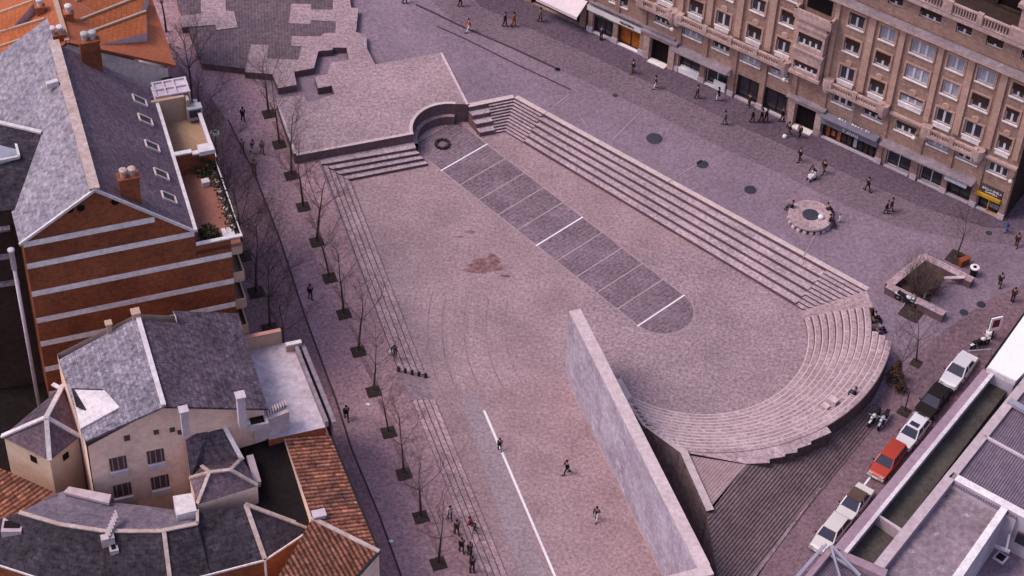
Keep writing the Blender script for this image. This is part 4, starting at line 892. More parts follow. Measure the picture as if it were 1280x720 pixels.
SHOP = [(.6, 2.75, .1, 2.35), (3.3, 5.75, .1, 2.35), (6.97, 8.83, .02, 2.75), (10.05, 12.15, .35, 2.3), (12.85, 15.1, .08, 2.3), (16.1, 18.35, .15, 2.75), (18.95, 21.3, .15, 2.75), (22.35, 24.25, .02, 2.65), (25.1, 30.55, .05, 2.0), (31.5, 33.85, .1, 2.3), (34.85, 36.95, .1, 2.3), (37.55, 39.75, .1, 2.0), (40.55, 42.5, .08, 2.0)]
w = MB()
wall_holes(w, 0, FE, 0, 3.6, SHOP, depth=.5, back=1)
wall_holes(w, 0, FE, 3.6, 6.1, [(a, b, 4.45, 5.45) for a, b in MEZ], depth=.3)
WIN = []
f3 = [(a, b, *((7.68, 8.5) if b-a > 1.9 else (7.15, 8.62))) for a, b in COLS]; f4 = [(a, b, 10.3, 11.68) for a, b in COLS]; f5 = [(a, b, 13.05, 14.42) for a, b in COLS]
ob = [(21.7, 23.95, 9.65, 10.85), (21.7, 23.95, 6.95, 7.75)]
wall_holes(w, 0, FE, 6.1, 9.4, f3); wall_holes(w, 0, FE, 9.4, 12.4, f4); wall_holes(w, 0, FE, 12.4, 15.5, f5)
AT = [(1.9, 3.9), (10.4, 11.7), (13.2, 14.5), (16.4, 17.7), (19.4, 20.7), (22, 24), (25.7, 27.1), (28.7, 30.0), (31.64, 33.6), (35, 36.4), (37.75, 39.25), (40.9, 42.2)]
fa = [(a, b, 16.65, 17.72) for a, b in AT]; wall_holes(w, 0, FE, 15.5, 18.4, fa, y=.25)
# end wall, back, roofs
w.face([(FE, 0, 0), (FE, 14, 0), (FE, 14, 18.4), (FE, 0, 18.4)], 2); w.face([(0, 0, 0), (0, 0, 18.4), (0, 14, 18.4), (0, 14, 0)], 0); w.face([(0, 14, 0), (0, 14, 18.4), (FE, 14, 18.4), (FE, 14, 0)], 0)  # end wall's shading put into its dark brown colour
w.face([(0, 0, 18.41), (FE, 0, 18.41), (FE, 14, 18.41), (0, 14, 18.41)], 2)
part(w, 'wall', [M['facade'], M['reveal'], M['brown']], F)
# set-back top storey
k = MB(); wall_holes(k, 24, 40, 18.42, 22, [(34.6, 36, 18.6, 20.8), (37, 39, 18.6, 20.8)], y=3.2, back=1); k.face([(24, 3.2, 22), (40, 3.2, 22), (40, 14, 22), (24, 14, 22)], 0); k.face([(40, 3.2, 18.42), (40, 14, 18.42), (40, 14, 22), (40, 3.2, 22)], 0); part(k, 'top_storey', [M['brown'], M['black']], F)
k = MB(); k.box((41.6, 2.2, 20.3), (3.0, 4.2, 3.8)); k.box((41.6, 2.0, 22.1), (3.6, 4.8, .35)); part(k, 'corner_turret', M['trim'], F)
# windows: three frame meshes shared by every opening
def frame(wd_, h, leaves):
    k = MB(); t = .075
    for x in [i*wd_/leaves for i in range(leaves+1)]:
        tt = .2 if 0 < x < wd_-.01 else t; xx = min(max(x, t/2), wd_-t/2); k.box((xx, 0, h/2), (tt, .09, h))
    for z in (t/2, h-t/2): k.box((wd_/2, 0, z), (wd_-.002, .08, t))
    return k.mesh('frame', M['wframe'])
def pane(wd_, h, m):
    k = MB(); k.face([(0, .02, 0), (wd_, .02, 0), (wd_, .02, h), (0, .02, h)]); return k.mesh('pane', m)
cacheW = {}
rw = random.Random(11)
def window(x0, x1, z0, z1, leaves, shut, curt, y=.15):
    wd_, h = round(x1-x0, 2), round(z1-z0, 2)
    for key, fn in ((('f', wd_, h, leaves), lambda: frame(wd_, h, leaves)), (('p', wd_, h, curt), lambda: pane(wd_, h, M['curtain'] if curt else M['glass']))):
        if key not in cacheW: cacheW[key] = fn()
    o = inst(cacheW[('f', wd_, h, leaves)], 'window', F, (x0, y, z0)); inst(cacheW[('p', wd_, h, curt)], 'pane', o)
    if shut > .05:
        key = ('s', wd_, h, shut)
        if key not in cacheW:
            k = MB(); k.box((wd_/2, -.07, h-h*shut/2), (wd_-.01, .04, h*shut)); cacheW[key] = k.mesh('shutter', M['shutter'])
        inst(cacheW[key], 'shutter', o)
    return o
for a, b in MEZ: window(a, b, 4.45, 5.45, 3, rw.choice([.0, .35, .45, .5]), rw.random() < .25)
for fl, z in ((f3, 0), (f4, 1), (f5, 2)):
    for a, b, c, d in fl:
        window(a, b, c, d, 3 if b-a > 1.9 else 2, rw.choice([0, .3, .45, .55, .2]) if not (z == 2 and a > 31 and a < 38.5) else 0, (z == 2 and 31 < a < 38.5) or rw.random() < .3)
for a, b, c, d in fa: window(a, b, c, d, 3 if b-a > 1.9 else 2, rw.choice([.5, .6, .7]), False, .5)
# sills and window aprons
k = MB()
for a, b, c, d in f3+f4+f5: k.box(((a+b)/2, -.06, c-.07), (b-a+.24, .16, .12))
for a, b, c, d in f3: k.box(((a+b)/2, -.05, c-.35), (b-a+.1, .1, .42))
for a, b in MEZ: k.box(((a+b)/2, -.05, 4.38), (b-a+.2, .14, .12))
sl = part(k, 'sill', M['cream'], F); sl['kind'] = 'stuff'
k = MB()
for a, b, c, d in f3+f4+f5:
    for x in (a-.14, b+.14): k.box((x, -.03, (c+d)/2), (.14, .08, d-c+.3))
    k.box(((a+b)/2, -.03, d+.2), (b-a+.42, .08, .14))
for a, b, c, d in f3:
    k.tube(((a+b)/2, -.0, d+.5), ((a+b)/2, -.09, d+.5), .36, .3, 10)
o = part(k, 'window_surround', M['facade2'], F); o['kind'] = 'stuff'
# pilasters
for x, wd_ in ((5.2, .5), (9.55, .5), (12.5, .55), (15.45, .62), (18.6, .62), (21.1, .35), (24.6, .4), (27.9, .62), (30.75, .5), (34.35, .5), (37.15, .62), (40.15, .62), (42.75, .5)):
    k = MB(); k.box((x, -.09, 11.1), (wd_, .2, 8.6)); k.box((x, -.1, 15.25), (wd_+.2, .3, .25)); part(k, 'pilaster', M['facade2'], F)
for x in (.25, 3.02, 5.95, 9.7, 12.5, 15.6, 18.65, 21.75, 24.75, 30.85, 34.35, 37.25, 40.15, 42.85):
    k = MB(); k.box((x, -.07, 2.9), (.5, .16, 5.8)); k.box((x, -.12, .3), (.62, .26, .6), 0, 1); part(k, 'pier', [M['facade'], M['lilac']], F)
def ledge(x0, x1, z, h, dep, m='trim', name='ledge', top=None, y0=0):
    k = MB(); k.box(((x0+x1)/2, y0-dep/2, z+h/2), (x1-x0, dep, h), 0, 0, 1 if top else 0)
    k.box(((x0+x1)/2, y0-dep*.35, z-h*.3), (x1-x0-.05, dep*.7, h*.6)); return part(k, name, [M[m], M[top or m]], F)
ledge(0, FE, 15.45, .28, .85, 'trim', 'cornice', 'ledge'); ledge(0, FE, 18.25, .3, .7, 'trim', 'cornice', 'ledge', .25)
ledge(31, 34.5, 6.0, .22, .3, name='string_course'); ledge(39.8, FE, 5.9, .22, .3, name='string_course'); ledge(0, 5.4, 6.0, .22, .3, name='string_course')
ledge(0, 9.4, 3.45, .16, .3, 'ledge', 'string_course')
def balustrade(x0, x1, z, y, h=.75, step=.26, name='balustrade', parent=None):
    k = MB(); n = int((x1-x0)/step)
    for i in range(n+1): x = x0+(x1-x0)*i/max(1, n); k.tube((x, y, z), (x, y, z+h), .07, .055, 6)
    k.box(((x0+x1)/2, y, z+h+.06), (x1-x0+.1, .22, .14)); k.box(((x0+x1)/2, y, z+.04), (x1-x0+.1, .2, .1))
    return part(k, name, M['trim'], parent or F)
def balcony(x0, x1, z, dep=.8, round_end=True):
    k = MB(); k.box(((x0+x1)/2, -dep/2, z), (x1-x0, dep, .28)); k.box(((x0+x1)/2, -dep*.35, z-.25), (x1-x0-.3, dep*.7, .25))
    n = max(2, int((x1-x0)/2.6))
    for i in range(n+1): x = x0+.3+(x1-x0-.6)*i/n; k.box((x, -dep+.14, z+.5), (.42, .3, .75))
    for x in (x0, x1): k.lathe((x, -dep*.45, z-.55), [(.12, -.3), (.38, 0), (.45, .3), (.5, .75), (.5, 1.3)], 10)
    o = part(k, 'balcony', M['trim'], F)
    balustrade(x0+.35, x1-.35, z+.12, -dep+.14, .55, .24, 'balustrade', o)
balcony(9.6, 20.7, 6.1); balcony(25.0, 30.5, 6.1); balcony(34.7, 39.7, 5.85); balcony(5.6, 9.0, 6.15, .9)
# top balustrade with piers
for a, b in ((34.5, 36.7), (37.2, 39.6)): balustrade(a, b, 18.62, -.2, .95, .24)
for x0, x1 in ((20, 26), (26.5, 33.6)): balustrade(x0, x1, 18.62, -.2, .95, .26)
for x, wd_ in ((34.05, .9), (36.95, .5), (40.6, 2.0)): k = MB(); k.box((x, -.2, 19.2), (wd_, .34, 1.2)); part(k, 'roof_pier', M['trim'], F)
# oriel with loggia over the doorway
def oriel(x0, x1, zt):
    k = MB(); y = -.85
    wall_holes(k, x0, x1, 6.5, 9.2, [(x0+.2, x1-.2, 6.95, 7.8)], y=y, depth=.25); wall_holes(k, x0, x1, 9.2, zt, [(x0+.2, x1-.2, 9.65, 10.9)], y=y, depth=.25)
    for x in (x0, x1): k.face([(x, y, 6.5), (x, 0, 6.5), (x, 0, zt), (x, y, zt)])
    k.face([(x0, y, zt), (x1, y, zt), (x1, 0, zt), (x0, 0, zt)])
    for z, h in ((6.45, .3), (9.1, .18), (11.7, .25)): k.box(((x0+x1)/2, -.45, z), (x1-x0+.3, 1.1, h))
    o = part(k, 'oriel', [M['trim'], M['reveal']], F)
    window(x0+.2, x1-.2, 6.95, 7.8, 4, .45, False, y+.16); window(x0+.2, x1-.2, 9.65, 10.9, 4, .45, False, y+.16)
    k = MB(); k.box(((x0+x1)/2, y-.15, 12.9), (x1-x0+.9, .22, .9)); k.box(((x0+x1)/2, y+.35, 12.5), (x1-x0+.9, 1.2, .2))
    for x in (x0-.35, x1+.35): k.box((x, y+.3, 12.9), (.22, 1.1, .9))
    k.box(((x0+x1)/2, -.02, 13.9), (x1-x0-.4, .06, 1.5), 0, 1); part(k, 'balcony', [M['trim'], M['black']], F)
oriel(21.45, 24.2, 12.3)
# doorways
for a, b in ((6.97, 8.83), (22.35, 24.25)):
    k = MB(); k.box((a-.42, -.16, 1.45), (.62, .36, 2.9)); k.box((b+.42, -.16, 1.45), (.62, .36, 2.9)); k.box(((a+b)/2, -.2, 3.0), (b-a+1.6, .5, .36)); k.box(((a+b)/2, -.25, 3.28), (b-a+2.0, .8, .16), 0, 1)
    k.box(((a+b)/2, -.3, .06), (b-a, .7, .14), 0, 2)
    o = part(k, 'doorway', [M['trim'], M['ledge'], M['cream']], F); k = MB(); k.box(((a+b)/2, .3, 1.3), (b-a, .1, 2.6)); k.box(((a+b)/2, .24, 1.3), (.06, .06, 2.5)); part(k, 'door', M['black'], o)
# shop windows
for i, (a, b, c, d) in enumerate(SHOP):
    if i in (2, 7): continue
    k = MB(); k.box(((a+b)/2, .3, d-.05), (b-a, .08, .1)); k.box(((a+b)/2, .3, c+.05), (b-a, .08, .1))
    n = 4 if b-a > 4 else 2
    for j in range(n+1): k.box((min(max(a+(b-a)*j/n, a+.04), b-.04), .3, (c+d)/2), (.07, .08, d-c))
    o = part(k, 'shop_window', M['wframe'] if i in (4, 9, 10) else M['dframe'], F)
    k = MB(); k.face([(a, .34, c), (b, .34, c), (b, .34, d), (a, .34, d)]); part(k, 'pane', M['orange'] if i == 1 else M['glass'], o)
    k = MB(); k.box(((a+b)/2, -.04, c-.02 if c > .12 else .06), (b-a, .3, .22 if c < .3 else .55)); part(k, 'plinth', M['white'] if i in (1, 3, 4) else M['lilac'], o)
    if i == 1: k = MB(); k.box(((a+b)/2, .2, d-.22), (b-a, .1, .44)); part(k, 'blind', M['orange'], o)
    if i == 3: k = MB(); k.box(((a+b)/2, .2, c+.2), (b-a-.1, .2, .35)); part(k, 'display', M['white'], o)
    if i == 4: k = MB(); k.box((b-.65, -.12, .55), (1.2, .2, .9)); part(k, 'poster', M['white'], o)
    if i == 8:
        rq = random.Random(2)
        for j in range(9): k = MB(); k.box((a+.5+j*.55, .22, .75), (.32, .1, rq.uniform(.5, 1.1))); part(k, 'display', M[rq.choice(['orange', 'brown', 'terra', 'chrome', 'brown'])], o)
# fascias and lettering
def text(body, x, z, size, m, parent, y=-.3, ext=.03, slant=0):
    cu = bpy.data.curves.new('lettering', 'FONT'); cu.body = body; cu.size = size; cu.extrude = ext; cu.resolution_u = 2; cu.align_x = 'CENTER'; cu.align_y = 'CENTER'
    t = bpy.data.objects.new('t', cu); COL.objects.link(t); dg = bpy.context.evaluated_depsgraph_get(); dg.update()
    me = bpy.data.meshes.new_from_object(t.evaluated_get(dg)); bpy.data.objects.remove(t); me.name = 'lettering'
    me.materials.clear(); me.materials.append(M[m]); me.transform(Matrix.Rotation(R_(90), 4, 'X'))
    return inst(me, 'lettering', parent, (x, y, z))
def fascia(x0, x1, z0, z1, m, dep=.26, top='ledge'):
    k = MB(); k.box(((x0+x1)/2, -dep/2, (z0+z1)/2), (x1-x0, dep, z1-z0), 0, 0, 1); return part(k, 'shop_sign', [M[m], M[top]], F)
o = fascia(-.1, 5.85, 2.55, 3.15, 'fascia', .3); text('ULTRA', 1.6, 2.42, .42, 'letter', o, -.33); text('PELETERIA', 4.3, 2.84, .34, 'letter', o, -.32)
k = MB(); k.box((1.7, -.06, 2.4), (2.1, .08, .32)); part(k, 'name_board', M['tancap'], F)
o = fascia(9.5, 15.4, 2.35, 2.9, 'fascia', .4); text('DISCO  ALQUILEX', 12.4, 2.63, .36, 'letter', o, -.42)
k = MB(); k.box((12.45, -.6, 3.02), (6.0, 1.2, .1)); part(k, 'canopy', M['ledge'], F)
o = fascia(24.95, 30.65, 1.95, 2.75, 'greyfascia', .5, 'greyfascia'); text('BLL  BMA X', 28.1, 2.95, .62, 'white', o, -.35, .06); text('T ANNS', 28.0, 2.2, .45, 'white', o, -.54, .04)
k = MB(); k.box((27.8, -.6, 3.05), (5.7, .9, .1)); part(k, 'canopy', M['greyfascia'], F)
k = MB(); k.tube((27.75, -.3, 3.1), (27.75, -.3, 5.2), .07, .07, 6); part(k, 'sign_bracket', M['steel'], F)
o = fascia(31.0, 40.0, 2.62, 2.86, 'fascia', .35); k = MB(); k.box((35.5, -.55, 2.95), (9.0, 1.1, .14)); part(k, 'canopy', M['ledge'], F)
k = MB(); k.box((38.3, -.3, 1.95), (2.1, .16, .34)); part(k, 'name_board', M['white'], F)
o = fascia(40.6, 42.55, 2.1, 2.95, 'letter', .2, 'letter'); text('GRILLA CHELA', 41.6, 2.66, .28, 'white', o, -.22); text('CAFETERIA', 41.6, 2.33, .24, 'white', o, -.22)
k = MB(); k.box((41.4, -.2, 1.9), (2.3, .34, .34)); k.box((41.55, -.1, 1.05), (.1, .1, 1.6)); k.box((42.1, -.1, .25), (1.2, .1, .1)); part(k, 'yellow_frame', M['yellow'], F)
k = MB(); k.box((42.1, -.08, 1.1), (.9, .06, .7)); o = part(k, 'name_board', M['letter'], F); text('CHURRO', 42.1, 1.2, .22, 'curtain', o, -.13); text('HELADO', 42.1, .95, .2, 'curtain', o, -.13)
# street lanterns on the wall
for x in (9.3, 21.0, 33.9, 43.1):
    k = MB(); k.bar((x, 0, 4.9), (x, -.8, 5.2), .06, .06); k.ball((x, -.85, 5.1), .2, 1); part(k, 'wall_lamp', [M['blackp'], M['lamp']], F)
# neighbouring building to the left with a big awning
Nb = thing('corner_building', 'dark fronted shop building at the top edge under a white awning', 'building', (FP.x, FP.y, 1.98), FA)
k = MB(); wall_holes(k, -16, -.35, 0, 4, [(-6.5, -1.0, .1, 2.6), (-9.8, -7.5, .1, 2.6), (-14, -10.5, .1, 2.6)], back=1); wall_holes(k, -16, -.35, 4, 12, [(-14, -12, 5, 7), (-10, -8, 5, 7), (-5, -3, 5, 7)], back=1)
k.face([(-.35, 0, 0), (-.35, 12, 0), (-.35, 12, 12), (-.35, 0, 12)], 0); k.face([(-16, 0, 12), (-.35, 0, 12), (-.35, 12, 12), (-16, 12, 12)], 0); part(k, 'wall', [M['facade'], M['black']], Nb)
k = MB(); inv = Matrix.Rotation(-FA, 4, 'Z')
aw = [inv @ (at(px, py, z)-V((FP.x, FP.y, 1.98))) for px, py, z in ((670, -2, 4.1), (721, 22, 4.1), (737, -2, 5.4), (686, -26, 5.4))]
k.slab(aw, .06); k.face([aw[0]-V((0, 0, .3)), aw[1]-V((0, 0, .3)), aw[1], aw[0]]); part(k, 'awning', M['awning'], Nb)
k = MB(); k.box((-8.6, -.1, .3), (1.4, .3, .5)); part(k, 'plinth', M['lilac'], Nb)
# dark building across the side street
k = MB(); inv2 = V((math.cos(FA), math.sin(FA), 0)); b0 = FQ+inv2*5.5
nn = V((math.sin(FA), -math.cos(FA), 0))
Db = thing('side_building', 'shadowed brown building at the right edge across the side street', 'building', (FP.x, FP.y, 1.98), FA)
k = MB(); wall_holes(k, FE+7, FE+25, 0, 16, [(FE+8+3*i, FE+9.4+3*i, 1+3.2*j, 2.6+3.2*j) for i in range(5) for j in range(4)], y=3, back=1); k.face([(FE+7, 3, 0), (FE+7, 20, 0), (FE+7, 20, 16), (FE+7, 3, 16)], 0); k.face([(FE+7, 3, 16), (FE+25, 3, 16), (FE+25, 20, 16), (FE+7, 20, 16)], 0); part(k, 'wall', [M['brown'], M['black']], Db)
b = MB(); q = [gat(1252, 262), gat(1262, 225), gat(1300, 200), gat(1310, 262)]; ring = [V((p.x, p.y, 0)) for p in q]; mb = cdt_sheet(ring, [], 1.5); mb.v = [(x, y, z+.018) for x, y, z in mb.v]; struct(mb, 'side_street', M['soil'])  # shade in the side street painted with the dark soil colour
# ================================================================== LOW BUILDINGS AT THE LOWER RIGHT
HZ = 5.2
Lr = thing('garage_block', 'low flat roofed garage block with mauve parapets and a white roof beside the parked cars', 'building', tuple(at(1180, 600, 0)), world=True)
def P(x, y, z=HZ): return at(x, y, z)
def wallstrip(par, pts, z, wid, name, m, zb=0, cap=None, side=1):     # wall with a visible coping between two pixel lines
    k = MB(); k.solid([at(*p, z) for p in pts], zb, 1 if cap else 0, 0); return part(k, name, [M[m], M[cap or m]], par)
# street wall with mauve coping and a white inner lip
wallstrip(Lr, [(1229, 461), (1242, 466), (1058, 690), (1040, 687)], HZ, 0, 'street_wall', 'parapet', 0)
k = MB(); k.bar(P(1243.5, 463.5, HZ+.05), P(1057, 691, HZ+.05), .3, .2); part(k, 'coping', M['zinc'], Lr)
k = MB(); k.solid([at(*p, HZ-1.0) for p in ((1240, 464), (1267, 478), (1126, 663), (1098, 645))], 0); part(k, 'sunken_roof', M['greenroof'], Lr)
k = MB(); k.solid([at(*p, HZ-1.1) for p in ((1098, 645), (1126, 663), (1098, 720), (1048, 700))], 0); part(k, 'sunken_roof', M['greenroof'], Lr)
k = MB(); k.solid([P(*p) for p in ((1096.5, 644), (1099, 643), (1128, 661), (1125, 664))], 0, 0, 1); part(k, 'cross_wall', [M['beam'], mat('rusty_render', (.46, .38, .41), .2, 2, col2=(.30, .21, .20), blot=((.32, .17, .11), .9, .62))], Lr)
k = MB(); k.solid([P(*p) for p in ((1281, 470), (1289, 478), (1104, 712), (1090, 707))], 0, 0, 1); part(k, 'dividing_wall', [M['beam'], M['parapet']], Lr)
k = MB(); k.solid([P(*p, HZ+.3) for p in ((1233, 461), (1296, 372), (1345, 400), (1268, 478))], 0, 0, 1); part(k, 'white_roof', [M['whiteroof'], M['palewall']], Lr)
k = MB(); k.bar(P(1234, 462, HZ+.2), P(1269, 479, HZ+.2), .14, .5); part(k, 'coping', M['zinc'], Lr)
k = MB(); k.bar(P(1232, 459, HZ+.1), P(1296, 370, HZ+.1), .1, .3); part(k, 'gutter', M['blackp'], Lr)
# corrugated roofs with real ribs
def corrug(pts, z, par, n, name='corrugated_roof'):
    a, b, c, d = [at(*p, z) for p in pts]; k = MB()
    for i in range(n):
        t0, t1, tm = i/n, (i+1)/n, (i+.5)/n; h = V((0, 0, .1))
        k.face([a.lerp(b, t0), d.lerp(c, t0), d.lerp(c, tm)+h, a.lerp(b, tm)+h]); k.face([a.lerp(b, tm)+h, d.lerp(c, tm)+h, d.lerp(c, t1), a.lerp(b, t1)])
    o = part(k, name, M['corr'], par)
    k = MB(); k.solid([p-V((0, 0, .06)) for p in (a, b, c, d)], 0); part(k, 'wall', M['palewall'], par)
    return o
corrug([(1229, 547), (1310, 591), (1270, 650), (1189, 606)], HZ-.35, Lr, 26); corrug([(1274, 488), (1330, 520), (1296, 580), (1232, 545)], HZ-.35, Lr, 22)
k = MB(); k.bar(P(1230, 545, HZ-.1), P(1312, 590, HZ-.1), .22, .2); part(k, 'gutter', M['lilac'], Lr)
k = MB(); k.bar(P(1261, 501, HZ+.1), P(1290, 518, HZ+.1), .5, .35); part(k, 'roof_duct', M['steel'], Lr)
k = MB(); k.solid([P(*p) for p in ((1186, 596), (1192, 590), (1300, 648), (1296, 656))], 0, 0, 1); part(k, 'dividing_wall', [M['cream'], M['palewall']], Lr)
k = MB(); k.solid([P(*p) for p in ((1252, 632), (1260, 637), (1196, 732), (1186, 726))], 0, 0, 1); part(k, 'dividing_wall', [M['cream'], M['palewall']], Lr)
k = MB(); k.solid([at(*p, HZ-.75) for p in ((1181, 607), (1254, 645), (1190, 740), (1085, 730))], 0); part(k, 'flat_roof', M['stainroof'], Lr)
k = MB(); k.face([at(*p, .6) for p in ((1262, 640), (1330, 670), (1290, 800), (1190, 790))]); struct(k, 'courtyard_floor', M['brown'])
k = MB(); k.solid([at(*p, .65) for p in ((1258, 690), (1282, 700), (1262, 760), (1240, 750))], 0); part(k, 'yard_hut', M['palewall'], Lr)
a, b = at(1264, 641, HZ), at(1298, 657, HZ)
for t in (.55,):
    q = a.lerp(b, t)+V((0, 0, -2)); k = MB(); k.box((q.x+.05, q.y-.25, q.z), (.9, .2, 1.1), math.atan2(b.y-a.y, b.x-a.x)); part(k, 'window', M['glass'], Lr)
k = MB(); q = at(1251, 697, 2.2); k.box(tuple(q), (.9, .9, .12), .9, 0); k.box((q.x, q.y, q.z+.07), (.6, .6, .06), .9, 1); part(k, 'roof_hatch', [M['palewall'], M['black']], Lr)
k = MB(); k.bar(at(1262, 668, 3.4), at(1257, 690, 3.0), .16, .16); k.bar(at(1243, 682, 3.0), at(1262, 690, 3.0), .2, .25); part(k, 'drain_pipe', M['palewall'], Lr)
# trussed shed roof in the very corner
Ts = thing('trussed_shed', 'corrugated shed roof framed by pale steel trusses at the bottom edge', 'shed', tuple(at(1040, 710, 0)), world=True)
corrug([(1034, 690), (1098, 725), (1060, 790), (985, 735)], HZ-.6, Ts, 26)
k = MB(); k.solid([P(*p) for p in ((1036, 682), (1043, 684), (1110, 712), (1106, 722), (1040, 692))], 0); part(k, 'parapet', M['parapet'], Ts)
k = MB(); k.solid([P(*p) for p in ((1034, 684), (1040, 690), (1003, 735), (996, 732))], 0); part(k, 'parapet', M['parapet'], Ts)
k = MB(); k.bar(P(1039, 682, HZ+.5), P(1075, 720, HZ+.2), .2, .2); k.bar(P(1039, 694, HZ+.2), P(1070, 714, HZ+.1), .16, .16); k.bar(P(1039, 684, HZ+.5), P(1051, 726, HZ+.2), .14, .14)
k.bar(P(1033, 680, HZ+.2), P(986, 735, HZ+.2), .14, .14); k.bar(P(1029, 682, HZ-.4), P(984, 733, HZ-.4), .12, .12)
for i in range(6): k.bar(P(1033-7.5*i, 680+9*i, HZ+.2), P(1026-7.5*i, 687+9*i, HZ-.4), .1, .1)
part(k, 'roof_truss', M['steel'], Ts)
# ================================================================== TREES
def make_tree(seed, h, bushy):
    rn = random.Random(seed); tr = MB(); br = MB()
    p = V((0, 0, -.1)); d = V((rn.uniform(-.09, .09), rn.uniform(-.09, .09), 1)).normalized(); r = .12*rn.uniform(.85, 1.15)
    fork = h*(.5 if bushy else .52); n = 5
    for i in range(n):
        q = p+d*(fork/n); r2 = r*.9; tr.tube(p, q, r, r2, 7, cap=False); p, r = q, r2; d = (d+V((rn.uniform(-.05, .05), rn.uniform(-.05, .05), 0))).normalized()
    def limb(p, d, L, r, dep):
        for i in range(3):
            q = p+d*(L/3); br.tube(p, q, r, r*.82, 5 if dep < 2 else 3, cap=False)
            if dep < 3 and (i > 0 or dep > 0):
                for _ in range(3 if bushy and dep < 2 else 2):
                    a = V((rn.uniform(-1, 1), rn.uniform(-1, 1), rn.uniform(-.1, 1))).normalized(); limb(q, (d*.65+a*.7).normalized(), L*rn.uniform(.45, .62), r*.55, dep+1)
            p, r = q, r*.82; d = (d+V((rn.uniform(-.12, .12), rn.uniform(-.12, .12), rn.uniform(-.02, .12)))).normalized()
    k = 5 if bushy else 4
    for i in range(k):
        t = 2*math.pi*(i+rn.uniform(-.3, .3))/k; el_ = rn.uniform(.9, 1.9); limb(p, V((math.cos(t), math.sin(t), el_)).normalized(), (h-fork)*rn.uniform(.7, 1.0), r*.48, 0)
    limb(p, d, (h-fork)*.95, r*.75, 0)
    return tr.mesh('trunk', M['bark'], smooth=True), br.mesh('branches', M['twig'])
TV = [make_tree(s, 7.2, False) for s in (1, 2, 3, 4)]; TB = [make_tree(s, 7.8, True) for s in (11, 12, 13)]
def tree(px, py, var, label, group=None, sc=1.0, rz=None, z=None, lean=(0, 0)):
    g = gat(px, py) if z is None else at(px, py, z)
    o = thing('bare_tree', label, 'tree', g, random.uniform(0, 6.28) if rz is None else rz, group); o.scale = (sc, sc, sc)
    o.rotation_euler = (lean[0], lean[1], o.rotation_euler[2]); inst(var[0], 'trunk', o); inst(var[1], 'branches', o); return o
gk = MB(); gk.box((0, 0, .02), (1.12, 1.12, .05), 0, 0); gk.box((0, 0, .035), (1.22, .08, .04)); gk.lathe((0, 0, .02), [(.2, 0), (.2, .05), (.1, .06)], 10, 1); GME = gk.mesh('tree_grate', [M['grate'], M['soil']])
def grate(px, py, label, group=None, rz=None, sc=1.0):
    g = gat(px, py); g.z += .03; o = inst(GME, 'tree_grate', None, g, ST if rz is None else rz, sc); return tag(o, label, 'tree grate', group)
names = ['at the top end of the row, beside the platform notch', 'second from the top of the row, against the platform side', 'third from the top of the row, at the platform corner', 'just below the platform corner in the right hand row', 'two below the platform corner in the right hand row', 'level with the middle of the upper left steps', 'just above the lone walker on the left street', 'at the last stretch of the upper left steps', 'leaning tree beside the row of small bollards', 'across from the pale flat roof end', 'at the top of the lower left steps', 'beside the upper half of the old tile roof', 'beside the lower half of the old tile roof']
hs = [.9, .95, .98, 1, 1.08, .95, 1.0, .95, .8, .8, .95, 1.0, .95]
for i, (p, n) in enumerate(zip(rowpx, names)):
    grate(p[0], p[1], 'square dark iron tree grate, ' + n.replace('leaning tree ', ''), 'tree grates of the right hand row')
    tree(p[0], p[1]-1, TV[i % 4], 'slim leafless tree ' + n, 'slim bare trees in the right hand row', hs[i], lean=(0, .16) if i == 8 else (0, 0))
# trees in front of the houses
LT = [(240, 122, .9, 0, 'bushy leafless tree far up the left street beside the red tiled building'), (253, 188, .95, 0, 'bushy leafless tree half hidden behind the sand coloured terrace'), (270, 233, .95, 0, 'bushy leafless tree half hidden behind the planted terrace railing'), (286, 277, 1, 0, 'bushy leafless tree rising beside the corner of the brick terrace'), (304, 321, 1, 1, 'bushy leafless tree by the balconies of the brick block, upper one'), (320.5, 366, 1, 1, 'bushy leafless tree by the balconies of the brick block, lower one'), (338, 412, .95, 1, 'bushy leafless tree between the balconies and the flat roof parapet'), (357, 446, .8, 0, 'bushy leafless tree whose foot is hidden by the flat roof parapet'), (208, 40, .9, 0, 'bushy leafless tree at the top edge beside the red tiled eave')]
for i, (x, y, s_, g_, l) in enumerate(LT):
    tree(x, y, TB[i % 3], l, 'bushy bare trees in front of the left houses', s_)
    if g_: grate(x, y, 'square dark iron tree grate under the '+l.split('tree ')[1], 'tree grates in front of the left houses', None, 1.15)
